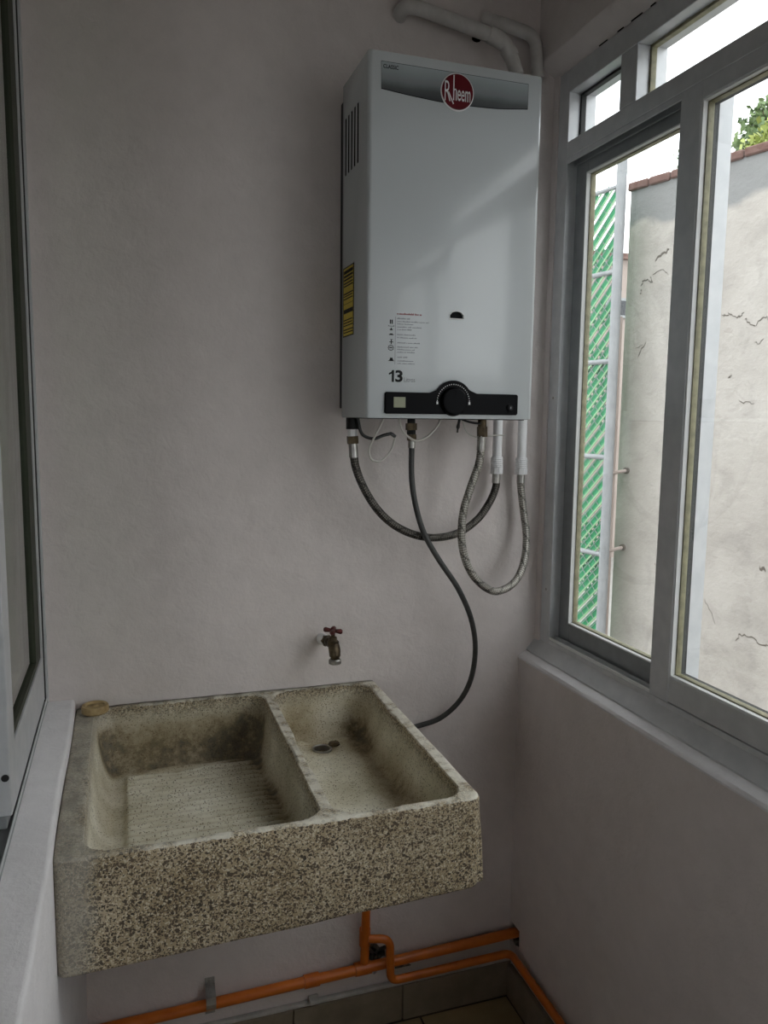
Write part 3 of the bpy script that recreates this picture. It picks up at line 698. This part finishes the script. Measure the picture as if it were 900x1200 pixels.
# ================================================================== FAUCET
fc = empty('faucet', 'old bronze wall tap with a worn red cross handle above the sink', 'faucet')
yb_ = 1.625; A = at(377, 748, y=D-.001); Bp = at(386, 752, y=yb_+.02); C = at(391, 757, y=yb_)
bm = NB(); tube(bm, [(A.x, D, A.z), A*.35+Bp*.65], .0125, 16); obj('wall_stub', bm, M_PVC, fc, True)
bm = NB(); hexa(bm, A*.40+Bp*.60, A*.2+Bp*.8, .0135); obj('collar', bm, M_BRASS, fc)
sp_ = at(392.5, 774, y=yb_-.008)
bm = NB(); tube(bm, catmull([A*.4+Bp*.6, Bp, C, Vector((sp_.x, sp_.y, C.z-.018)), sp_], 6), [.010]*6+[.0115]*6+[.013]*5+[.0125]*3+[.010]*5, 16); obj('body', bm, M_BRASS, fc, True, 60)
bm = NB(); lathe(bm, sp_, [(.0115, .004), (.014, .001), (.014, -.006), (.012, -.0075), (.0095, -.0075), (.0095, -.002)], 'Z', 20); obj('spout_collar', bm, M_STEEL, fc, True, 30)
tp = at(389.5, 739, y=yb_+.002)
bm = NB(); lathe(bm, (C.x-.001, yb_+.002, C.z), [(.0125, .0), (.013, .010), (.009, .014), (.0085, .020), (.0045, .022), (.0045, tp.z-C.z+.002)], 'Z', 18); obj('bonnet', bm, M_BRASS, fc, True, 30)
bm = NB(); hc = Vector((C.x-.001, yb_+.002, tp.z))
for ang in (0.35, 0.35+PI/2):
    d = Vector((math.cos(ang), -math.sin(ang), -.12 if ang < 1 else 0))
    p0, p1 = hc-d*.021, hc+d*.021
    tube(bm, [p0, hc-d*.017, hc-d*.006, hc+d*.006, hc+d*.017, p1], [.0035, .006, .0042, .0042, .006, .0035], 12)
lathe(bm, hc, [(.006, -.005), (.0075, 0), (.005, .006), (.0035, .008)], 'Z', 14)
obj('handle', bm, M_REDH, fc, True, 50)

# ================================================================== CONCRETE SINK
SX0, SX1, SY0, SY1, SZ = -.1135, .540, 1.100, 1.6965, .885
def smooth(e0, e1, x):
    t = max(0, min(1, (x-e0)/(e1-e0))); return t*t*(3-2*t)
def sdr(x, y, x0, x1, y0, y1, r):
    """distance inside a rounded rectangle (positive inside)"""
    cx, cy, hx, hy = (x0+x1)/2, (y0+y1)/2, (x1-x0)/2-r, (y1-y0)/2-r
    qx, qy = abs(x-cx)-hx, abs(y-cy)-hy
    return -(math.hypot(max(qx, 0), max(qy, 0))+min(max(qx, qy), 0)-r)
BLs = (-.075, .2765, 1.113, 1.684, .042); BRs = (.2945, .515, 1.113, 1.685, .042)
DR = (.392, 1.600)
def wallprof(s, t, pw=3.2):
    """0 at the rim, 1 on the floor, steep wall with a wide fillet"""
    if s <= 0: return 0
    if s >= t: return 1
    return 1-(1-s/t)**pw
def topz(x, y):
    z = SZ+.0012*noise.noise(Vector((x*9, y*9, 0)))+.0005*noise.noise(Vector((x*60, y*60, 3)))
    n1 = .004*noise.noise(Vector((x*7, y*7, 5)))
    ins = 0; stain = 0
    s = sdr(x, y, *BLs)+n1
    if s > -.01:
        fy = smooth(1.14, 1.64, y)
        floor = .805-.05*fy
        wx = smooth(-.022, -.012, x)*smooth(.262, .235, x)*smooth(1.63, 1.60, y+.012*math.sin(x*22))
        rib = math.cos((y+.010*smooth(.12, .25, x)*0-.006*math.sin((x-.02)*9)+.0008*noise.noise(Vector((x*20, y*20, 8))))*2*PI/.0262)
        floor += wx*(.0042*rib+.007)
        floor -= .012*smooth(.016, .006, math.hypot((x-.085)/1.2, (y-1.612)))
        floor += .005*smooth(.012, 0, abs(y-1.628-.008*math.sin(x*20)))*smooth(.0, .05, x)*smooth(.26, .2, x)
        k = wallprof(s, .046 if x < .1 else .042)
        dz = (SZ-floor)*k
        rr = .006
        if s > 0: z -= dz; ins = smooth(0, .006, s)
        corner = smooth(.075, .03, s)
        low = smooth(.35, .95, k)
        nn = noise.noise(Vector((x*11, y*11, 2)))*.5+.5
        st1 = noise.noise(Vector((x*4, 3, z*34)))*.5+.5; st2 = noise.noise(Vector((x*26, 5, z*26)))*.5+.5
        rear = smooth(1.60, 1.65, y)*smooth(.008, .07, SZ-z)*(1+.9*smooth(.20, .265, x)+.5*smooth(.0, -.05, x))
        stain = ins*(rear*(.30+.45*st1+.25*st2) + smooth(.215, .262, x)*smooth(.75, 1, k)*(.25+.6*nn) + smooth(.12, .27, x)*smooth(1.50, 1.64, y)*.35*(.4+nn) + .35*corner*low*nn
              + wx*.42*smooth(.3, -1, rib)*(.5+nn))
        stain = max(stain, ins*.9*smooth(.016, .004, math.hypot((x-.085)/1.3, y-1.612)))
    s = sdr(x, y, *BRs)+n1
    if s > 0:
        floor = .775+.004*smooth(1.6, 1.2, y)+.0015*noise.noise(Vector((x*25, y*25, 4)))
        d = math.hypot(x-DR[0], y-DR[1])
        floor -= .003*smooth(.06, .022, d)+.030*smooth(.0185, .0160, d)
        floor += .006*smooth(.012, 0, abs(y-1.636-.012*noise.noise(Vector((x*30, 1, 1)))))*(.5+noise.noise(Vector((x*50, 2, 2))))
        k = wallprof(s, .042); z -= (SZ-floor)*k; ins = smooth(0, .006, s)
        nn = noise.noise(Vector((x*13, y*13, 7)))*.5+.5
        stain = ins*(smooth(1.58, 1.66, y)*(.15+nn*.6)*.8+smooth(.425, .465, x)*smooth(.55, .98, k)*.9*nn+.3*smooth(.07, .02, s)*smooth(.4, .95, k)*nn+smooth(.045, .02, d)*.5)
        if d < .017: stain = 1
    return z, ins, min(1, max(0, stain))
NX, NY = 216, 200; RC = .020
bm = NB(); la = bm.verts.layers.float.new('inside'); lb = bm.verts.layers.float.new('stain')
def warp(x, y):
    for cx, cy, sx, sy in ((SX0+RC, SY0+RC, -1, -1), (SX1-RC, SY0+RC, 1, -1)):
        a, b = (x-cx)*sx, (y-cy)*sy
        if a > 0 and b > 0:
            k = max(a, b)/math.hypot(a, b); return cx+sx*a*k, cy+sy*b*k
    return x, y
gv = []
for j in range(NY+1):
    row = []
    for i in range(NX+1):
        x = SX0+(SX1-SX0)*i/NX; y = SY0+(SY1-SY0)*j/NY
        z, ins, st = topz(x, y)
        e = min(x-SX0, SX1-x, y-SY0, 1.0)
        if ins < .01: st = max(st, .85*smooth(1.680, 1.692, y+.006*noise.noise(Vector((x*30, 0, 4)))), .45*smooth(-.080, -.092, x)*(.5+noise.noise(Vector((x*20, y*20, 1)))))
        if e < .007: z -= .007-math.sqrt(max(0, .007**2-(.007-e)**2))
        wx, wy = warp(x, y)
        v = bm.verts.new((wx, wy, z)); v[la] = ins; v[lb] = st; row.append(v)
    gv.append(row)
for j in range(NY):
    for i in range(NX): bm.faces.new((gv[j][i], gv[j][i+1], gv[j+1][i+1], gv[j+1][i]))
ring = [gv[0][i] for i in range(NX)]+[gv[j][NX] for j in range(NY)]+[gv[NY][NX-i] for i in range(NX)]+[gv[NY-j][0] for j in range(NY)]
cx, cy = (SX0+SX1)/2, (SY0+SY1)/2
prev = ring; NR = 30
for k in range(1, NR+1):
    f = k/NR; new = []
    for v in ring:
        x, y, z = v.co; zb = .703+.020*(x-SX0)/(SX1-SX0)+.0025*noise.noise(Vector((x*12, y*12, 11)))
        ztop = SZ-.007; zz = ztop+(zb-ztop)*f
        b_ = .010; dd = zz-zb; off = 0
        if dd < b_: off = b_-math.sqrt(max(0, b_*b_-(b_-dd)**2))
        nv = noise.noise(Vector((x*14, y*14, zz*14)))*.0014+noise.noise(Vector((x*80, y*80, zz*80)))*.0005
        dx = -1 if x < SX0+.002 else (1 if x > SX1-.002 else 0); dy = -1 if y < SY0+.03 and (SX0+.0 <= x <= SX1) and y < SY0+.021 else 0
        bulge = .004*math.sin(PI*f)
        if y > SY1-.001: dy = 0
        w = bm.verts.new((x-dx*off+dx*nv*.4+(.012*f if dx > 0 else 0)*smooth(1.5, 1.15, y), y-dy*off+dy*(nv+bulge*.5), zz)); new.append(w)
    n = len(ring)
    for i in range(n): bm.faces.new((prev[i], new[i], new[(i+1) % n], prev[(i+1) % n]))
    prev = new
bm.faces.new(prev)
def mat_sink():
    m = mat('terrazzo_concrete', (.4, .38, .3), .78); t = NT(m)
    co = t.coord()
    def chips(scale, rnd):
        v = t.n('ShaderNodeTexVoronoi'); v.inputs['Scale'].default_value = scale; v.inputs['Randomness'].default_value = rnd; t.l(co, v.inputs['Vector'])
        sp = t.n('ShaderNodeSeparateColor'); t.l(v.outputs['Color'], sp.inputs[0]); return v.outputs['Distance'], sp.outputs[0], sp.outputs[1]
    nzv = t.n('ShaderNodeTexNoise'); nzv.inputs['Scale'].default_value = 150; nzv.inputs['Detail'].default_value = 3; t.l(co, nzv.inputs['Vector'])
    vm = t.n('ShaderNodeVectorMath', operation='MULTIPLY_ADD'); t.l(nzv.outputs['Color'], vm.inputs[0]); vm.inputs[1].default_value = (.007,)*3; t.l(co, vm.inputs[2]); co = vm.outputs[0]
    d1, r1, g1 = chips(200, 1.0); d2, r2, g2 = chips(400, 1.0)
    at_i = t.n('ShaderNodeAttribute', attribute_name='inside').outputs['Fac']; at_s = t.n('ShaderNodeAttribute', attribute_name='stain').outputs['Fac']
    sx = t.n('ShaderNodeSeparateXYZ'); t.l(t.coord(), sx.inputs[0])
    base = t.ramp(t.noise(9, 6, .6), [(.3, (.29, .22, .125)), (.5, (.40, .32, .20)), (.72, (.50, .42, .29))])
    inner = t.ramp(t.noise(7, 6, .6), [(.3, (.46, .42, .30)), (.5, (.62, .58, .45)), (.72, (.80, .77, .66))])
    dark1 = t.math('MULTIPLY', t.math('LESS_THAN', d1, .50), t.math('LESS_THAN', r1, .26))
    dark2 = t.math('MULTIPLY', t.math('LESS_THAN', d2, .55), t.math('LESS_THAN', r2, .50))
    pale = t.math('MULTIPLY', t.math('LESS_THAN', d2, .55), t.math('GREATER_THAN', r2, .74))
    outc = t.mix(t.math('MULTIPLY', pale, .7), base, (.74, .68, .52))
    dk = t.mix(g1, (.016, .012, .009), (.09, .064, .042))
    outc = t.mix(t.math('MULTIPLY', t.math('MAXIMUM', dark1, dark2), .92), outc, dk)
    patch = t.noise(5, 5, .65)
    sm = t.ramp(patch, [(.40, (0, 0, 0)), (.62, (1, 1, 1))])
    outc = t.mix(t.math('MULTIPLY', sm, .30), outc, (.14, .10, .055))
    lime = t.math('MULTIPLY', t.ramp(t.math('ADD', sx.outputs[0], t.math('ADD', t.math('MULTIPLY', t.noise(8, 4), .10), .03)), [(.0, (1, 1, 1)), (.03, (0, 0, 0))]), .6)   # cement skim at the left end
    outc = t.mix(lime, outc, (.40, .38, .33))
    worn = t.math('MULTIPLY', t.math('GREATER_THAN', t.math('ADD', sx.outputs[2], t.math('MULTIPLY', t.noise(90, 3), .006)), SZ-.001), t.ramp(t.noise(35, 4), [(.38, (.15, .15, .15)), (.58, (.85, .85, .85))]))
    worn = t.math('MULTIPLY', worn, t.ramp(sx.outputs[0], [(.0, (.25, .25, .25)), (.02, (1, 1, 1))]))
    outc = t.mix(worn, outc, (.72, .69, .59))
    outc = t.mix(t.math('MULTIPLY', at_s, .85), outc, (.06, .055, .045))
    in_sp = t.math('MULTIPLY', t.math('LESS_THAN', d2, .45), t.math('LESS_THAN', r2, .22))
    inc = t.mix(t.math('MULTIPLY', in_sp, .85), inner, (.10, .08, .055))
    nz = t.noise(55, 8, .75)
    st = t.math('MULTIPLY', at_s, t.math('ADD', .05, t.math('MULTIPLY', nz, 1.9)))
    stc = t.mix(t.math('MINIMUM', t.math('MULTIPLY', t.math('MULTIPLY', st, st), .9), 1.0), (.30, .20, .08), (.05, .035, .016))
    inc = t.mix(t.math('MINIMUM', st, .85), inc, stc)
    moss = t.ramp(t.noise(17, 6, .7), [(.52, (0, 0, 0)), (.68, (1, 1, 1))])
    inc = t.mix(t.math('MULTIPLY', moss, .22), inc, (.20, .17, .085))
    t.col(t.mix(at_i, outc, inc))
    t.bump(t.math('ADD', t.noise(160, 4), t.math('MULTIPLY', d1, .5)), .5, .0015)
    return m
sink = obj('laundry_sink', bm, mat_sink(), None, True, 70)
tag(sink, 'speckled grey concrete laundry sink with washboard basin and small basin', 'sink')
bm = NB(); lathe(bm, (DR[0], DR[1], .7755), [(.0175, -.012), (.0175, -.001), (.0185, .0005), (.0220, .0005), (.0225, -.002), (.0225, -.006)], 'Z', 30)
bmesh.ops.delete(bm, geom=[f for f in bm.faces if len(f.verts) > 4], context='FACES'); obj('drain_ring', bm, M_STEEL, sink, True, 30)
bm = NB(); lathe(bm, (DR[0]+.030, DR[1]+.012, .776), [(.013, 0), (.012, .003), (.010, .002), (.006, .0035), (.002, .004)], 'Z', 20); pl = obj('drain_plug', bm, M_BRASS, None, True, 30)
tag(pl, 'small round brown drain stopper lying beside the drain of the small basin', 'stopper')
pc = Vector((-.074, 1.664, SZ+.0005))
bm = NB(); lathe(bm, pc, [(.024, 0), (.027, .003), (.027, .013), (.0255, .016), (.019, .0165), (.017, .0135), (.008, .0135), (.006, .016), (.002, .0165)], 'Z', 30)
tag(obj('basin_plug', bm, M_CORK, None, True, 40), 'round tan plug lying on the rear left corner of the concrete sink', 'plug')

# ================================================================== OUTSIDE
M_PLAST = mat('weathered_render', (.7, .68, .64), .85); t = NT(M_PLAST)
sp = t.n('ShaderNodeSeparateXYZ'); t.l(t.coord(), sp.inputs[0])
c = t.ramp(t.noise(1.7, 7, .65), [(.3, (.31, .288, .262)), (.5, (.39, .366, .336)), (.7, (.46, .437, .407))])
c = t.mix(t.math('MULTIPLY', t.ramp(t.noise(6, 6, .7, dist=.6), [(.5, (0, 0, 0)), (.66, (1, 1, 1))]), .35), c, (.22, .205, .19))
band_z = t.math('ADD', sp.outputs[2], t.math('MULTIPLY', t.math('SUBTRACT', t.noise(3.2, 3), .5), .22))
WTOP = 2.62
band = t.ramp(t.math('SUBTRACT', band_z, WTOP-.20), [(.0, (0, 0, 0)), (.035, (1, 1, 1))])  # grey band below the wall top, lower edge broken by noise
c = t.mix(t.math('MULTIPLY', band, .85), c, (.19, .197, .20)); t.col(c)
t.bump(t.math('ADD', t.noise(12, 6, .6), t.math('MULTIPLY', t.noise(60, 4), .3)), .6, .012)
M_BRICK = noisy('red_brick', (.11, .055, .045), (.20, .13, .11), 14, .85, 0, .6, .004)
M_CRACK = mat('crack_dark', (.11, .095, .08), .9)
M_GALV = noisy('galvanised_tube', (.24, .255, .265), (.30, .315, .325), 12, .6, .1, .05)
M_G1 = noisy('green_slat', (.006, .20, .07), (.02, .29, .12), 8, .4, 0, 0); M_G2 = noisy('light_green_slat', (.17, .33, .17), (.26, .42, .24), 8, .45, 0, 0)
M_G3 = mat('dark_green_slat', (.006, .09, .035), .5)
M_PINK = noisy('pale_pink_render', (.33, .27, .24), (.38, .32, .29), 3, .85)
wd = Vector((.249, -.969, 0)).normalized(); wn = Vector((-wd.y, wd.x, 0))   # wn points away from the house (+x)
if wn.x < 0: wn = -wn
def ray_h(px, depth): 
    d = CR*((px-450)/FPX) + _f; k = depth; return CAM + (CR*((px-450)/FPX) + CU*(110/FPX) + _f)*depth
P0 = ray_h(727, 4.0); P0.z = 0
mw = Matrix.Translation(P0) @ Matrix(((wd.x, wn.x, 0, 0), (wd.y, wn.y, 0, 0), (0, 0, 1, 0), (0, 0, 0, 1)))  # local x along the wall toward the viewer, y away
bw = empty('boundary_wall', 'long pale plastered boundary wall with brick coping outside the window', 'wall')
bw.matrix_world = mw
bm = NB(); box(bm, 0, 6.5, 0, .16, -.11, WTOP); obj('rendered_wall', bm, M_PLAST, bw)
bme = None; x = -.01; k = 0
while x < 5:
    bm = NB(); box(bm, 0, .118, -.015, .19, WTOP-.004, WTOP+.034, bevel=.006, seg=1)
    if bme is None: o = obj('brick', bm, M_BRICK, bw); bme = o.data
    else: bm.free(); o = bpy.data.objects.new('brick', bme); COL.objects.link(o); o.parent = bw
    o.location = (x, random.uniform(-.004, .004), random.uniform(-.003, .002)); x += .124
mwi = mw.inverted()
def onwall(px, py):
    d = CR*((px-450)/FPX) - CU*((py-600)/FPX) + _f; a = mwi @ CAM; e = mwi.to_3x3() @ d; s = -a.y/e.y; return a+e*s
for pts_, wd_ in (([(768, 306), (773, 300), (779, 296), (784, 292)], .008), ([(751, 335), (756, 327), (760, 329), (765, 331), (762, 325)], .005), ([(750, 344), (752, 340)], .007), ([(765, 322), (775, 316), (783, 322)], .003),
    ([(846, 369), (851, 370), (856, 367), (861, 371), (866, 371), (872, 366)], .004), ([(873, 374), (879, 378), (885, 382)], .005), ([(886, 382), (893, 373), (899, 371), (905, 376)], .004), ([(884, 401), (890, 403), (895, 397)], .003),
    ([(862, 751), (867, 743), (875, 746), (884, 748), (893, 756), (901, 757)], .005), ([(826, 702), (832, 715), (838, 731)], .002), ([(853, 443), (857, 438)], .004), ([(745, 408), (754, 405)], .002), ([(866, 468), (872, 472), (884, 473)], .003), ([(890, 667), (893, 666), (896, 669)], .012), ([(768, 660), (770, 664)], .006), ([(748, 418), (757, 401)], .004)):
    P0_ = [onwall(a, b) for a, b in pts_]; P = []
    for p, q in zip(P0_, P0_[1:]):
        for k in range(4): P.append(p.lerp(q, k/4)+Vector((random.uniform(-1, 1), 0, random.uniform(-1, 1)))*(.007 if k else 0))
    P.append(P0_[-1]); wd_ *= .55; bm = NB(); up = []; dn = []
    for i, p in enumerate(P):
        w_ = wd_*(.5 if i in (0, len(P)-1) else random.uniform(.7, 1.3)); up.append(bm.verts.new((p.x, -.0015, p.z+w_))); dn.append(bm.verts.new((p.x+w_*.5, -.0015, p.z-w_)))
    for i in range(len(P)-1): bm.faces.new((up[i], up[i+1], dn[i+1], dn[i]))
    r = bmesh.ops.extrude_face_region(bm, geom=bm.faces[:])
    for e in r['geom']:
        if isinstance(e, bmesh.types.BMVert): e.co.y = .002
    obj('crack', bm, M_CRACK, bw)
# fence
fd = Vector((-.17, .985, 0)).normalized(); fp = ray_h(715.5, 3.85); fp.z = 0
fn = Vector((fd.y, -fd.x, 0))
fence = empty('chain_link_fence', 'tall chain link fence woven with green plastic strips outside the window', 'fence')
fence.matrix_world = Matrix.Translation(fp) @ Matrix(((fd.x, fn.x, 0, 0), (fd.y, fn.y, 0, 0), (0, 0, 1, 0), (0, 0, 0, 1)))
def zf(py, px=700, dep=3.9): return 1.5+(492-py)/FPX*dep*1.0
FT = 2.60; FL = 2.2
bm = NB(); cyl(bm, (0, 0, 0), (0, 0, 2.73), .024, 20); obj('post', bm, M_GALV, fence, True)
bm = NB(); lathe(bm, (0, 0, 2.725), [(.027, 0), (.027, .02), (.02, .028)], 'Z', 20); obj('post_cap', bm, M_GALV, fence, True, 30)
bm = NB(); cyl(bm, (FL, 0, 0), (FL, 0, 2.73), .024, 16); obj('post', bm, M_GALV, fence, True)
for z in (2.205, 1.78, 1.31, .82, .30):
    bm = NB(); cyl(bm, (.0, .0, z), (FL, .0, z), .013, 12); obj('rail', bm, M_GALV, fence, True)
bm = NB(); cyl(bm, (0, .0, FT), (FL, 0, FT), .010, 12); obj('rail', bm, M_GALV, fence, True)
for z in (2.66, 2.42, 2.27, 2.12, 1.98, 1.72, 1.58, 1.40, 1.22, 1.02, .86, .70, .60):
    bm = NB(); cyl(bm, (0, 0, z-.004), (0, 0, z+.004), .0248, 16); obj('tie_band', bm, M_ALU2, fence, True)
def diag(bm, c, up, w, y, zlo, zhi, th=.0015):
    """a strip running diagonally, up = +1 rises toward local -x (the post)"""
    # line z = c - up*x ; clip to the panel
    xs = [.026, FL-.026]; pts_ = []
    xlo = max(xs[0], min((c-zhi)*up, (c-zlo)*up)); xhi = min(xs[1], max((c-zhi)*up, (c-zlo)*up))
    if xhi-xlo < .02: return False
    n = max(2, int((xhi-xlo)/.06)); prev = None
    for i in range(n+1):
        x = xlo+(xhi-xlo)*i/n; z = c-up*x; yy = y+.002*math.sin(i*PI)
        q = [bm.verts.new((x, yy+dy, z+dz)) for dy, dz in ((-th, -w/2), (th, -w/2), (th, w/2), (-th, w/2))]
        if prev:
            for k in range(4): bm.faces.new((prev[k], prev[(k+1) % 4], q[(k+1) % 4], q[k]))
        else: bm.faces.new(q)
        prev = q
    bm.faces.new(prev); return True
c = .2; k = 0
while c < FT+FL:
    bm = NB()
    ok = diag(bm, c, 1, .050, .006, .15, FT-.005)
    if ok: obj('slat', bm, M_G1 if True else M_G2, fence)
    else: bm.free()
    c += .073; k += 1
c = .237
while c < FT+FL:
    bm = NB(); ok = diag(bm, c, 1, .013, -.004, .15, FT-.005)
    if ok: obj('slat', bm, M_G2, fence)
    else: bm.free()
    c += .073
for (za, zb) in ((zf(322), zf(298)), (zf(386), zf(362)), (zf(424), zf(408)), (zf(500), zf(440)), (zf(650), zf(614)), (zf(702), zf(672))):
    bm = NB(); c = za-FL
    while c < zb+.1:
        diag(bm, c, -1, .030, .010, za, zb); c += .052
    tag(obj('cross_slats', bm, M_G1, fence), kind='stuff')
for (za, zb) in ((zf(440), zf(426)), (zf(671), zf(655))):
    bm = NB(); c = za-FL
    while c < zb+.1:
        diag(bm, c, -1, .045, .013, za, zb); c += .050
    tag(obj('cross_slats', bm, M_G3, fence), kind='stuff')
bm = NB(); c = -FL
while c < FT+FL:
    diag(bm, c, 1, .0035, -.0035, .1, FT, .0012); diag(bm, c, -1, .0035, -.001, .1, FT, .0012); c += .073
tag(obj('wire_mesh', bm, M_GALV, fence), kind='stuff')
# water pipe with brackets beside the wall end
dp = empty('drain_pipe', 'thin pale vertical pipe with brackets between fence post and boundary wall', 'pipe')
q = ray_h(721.5, 3.92); bm = NB(); cyl(bm, (q.x, q.y, 0), (q.x, q.y, 2.0), .011, 14); obj('pipe', bm, M_PINK, dp, True)
for py in (556, 649):
    z = zf(py); e_ = P0+wd*.05; bm = NB(); cyl(bm, (q.x-.03, q.y-.02, z), (e_.x, e_.y-.01, z+.012), .009, 10); obj('bracket', bm, M_PINK, dp, True)
    bm = NB(); cyl(bm, (e_.x-.012, e_.y-.014, z+.012), (e_.x+.004, e_.y-.008, z+.012), .016, 10); obj('bracket_foot', bm, M_CRACK, dp, True)
# neighbour's house far behind the gap
nh = empty('neighbour_house', 'pale pink house seen in the narrow gap behind the fence post', 'building')
q = ray_h(733, 9.0)
bm = NB(); box(bm, q.x-1.9, q.x+1.6, q.y, q.y+2.5, -.11, 1.5+(492-312)/FPX*9); obj('wall', bm, M_PINK, nh)
bm = NB(); box(bm, q.x-1.95, q.x+1.65, q.y-.06, q.y+2.5, 1.5+(492-312)/FPX*9, 1.5+(492-306)/FPX*9); obj('parapet', bm, M_BRICK, nh)
wz0, wz1 = 1.5+(492-377)/FPX*9, 1.5+(492-355)/FPX*9
bm = NB(); box(bm, q.x-.35, q.x+.35, q.y-.03, q.y+.02, wz0, wz1); fw = obj('window', bm, M_ALU2, nh)
bm = NB(); box(bm, q.x-.31, q.x+.31, q.y-.035, q.y-.02, wz0+.03, wz1-.03); obj('pane', bm, mat('dark_pane', (.03, .035, .04), .15), fw)
# trees beyond the wall
M_LEAF1 = noisy('leaf_green', (.07, .12, .045), (.15, .22, .08), 3, .6, 0, 0); M_LEAF2 = noisy('leaf_yellow', (.20, .25, .05), (.32, .36, .09), 3, .6, 0, 0); M_BARK = noisy('bark', (.12, .09, .06), (.2, .16, .11), 20, .9)
def tree(px, py, dep, rad, nl, m, label, cls, seed):
    rnd = random.Random(seed); c = ray_h(px, dep); c.z = 1.5+(497-py)/FPX*dep
    t_ = empty('tree', label, 'tree'); bm = NB(); tube(bm, catmull([(c.x+.2, c.y, 0), (c.x+.1, c.y+.05, c.z*.5), (c.x, c.y, c.z+rad*.3)], 5), [.09-.006*i for i in range(11)], 10)
    tips = []
    for i in range(cls):
        d = Vector((rnd.gauss(0, 1), rnd.gauss(0, 1), rnd.gauss(.2, .8))).normalized()*rad*rnd.uniform(.35, 1); p = c+Vector((d.x, d.y, d.z*.8)); tips.append(p)
        tube(bm, [(c.x+.05, c.y, c.z-rad*.6), c*.5+p*.5-Vector((0, 0, .1)), p], [.025, .014, .005], 6)
    obj('trunk', bm, M_BARK, t_, True)
    bm = NB()
    for p in tips:
        for j in range(nl):
            o_ = p+Vector((rnd.gauss(0, 1), rnd.gauss(0, 1), rnd.gauss(0, 1)))*rad*.17
            a = Vector((rnd.uniform(-1, 1), rnd.uniform(-1, 1), rnd.uniform(-1, 1))).normalized(); b = a.cross(Vector((rnd.uniform(-1, 1), rnd.uniform(-1, 1), rnd.uniform(-1, 1)))).normalized(); s = rnd.uniform(.03, .055)
            bm.faces.new([bm.verts.new(o_-a*s), bm.verts.new(o_+b*s*.5), bm.verts.new(o_+a*s), bm.verts.new(o_-b*s*.5)])
    me = bpy.data.meshes.new('foliage'); bm.to_mesh(me); bm.free(); tag(link('foliage', me, m, t_), kind='stuff')
tree(884, 172, 9.0, .38, 60, M_LEAF1, 'green leafy tree showing above the boundary wall at the right', 22, 3)
tree(893, 196, 7.0, .30, 60, M_LEAF2, 'low yellow-green bush right above the wall coping at the right', 22, 5)
tree(787, 205, 11.0, .30, 25, M_LEAF1, 'small dark tree tip above the wall just left of the mullion', 7, 8)
bm = NB(); box(bm, -9, 9, -9, 14, -.25, -.11); tag(obj('ground', bm, noisy('concrete_yard', (.26, .25, .235), (.32, .31, .29), 4, .9)), kind='structure')
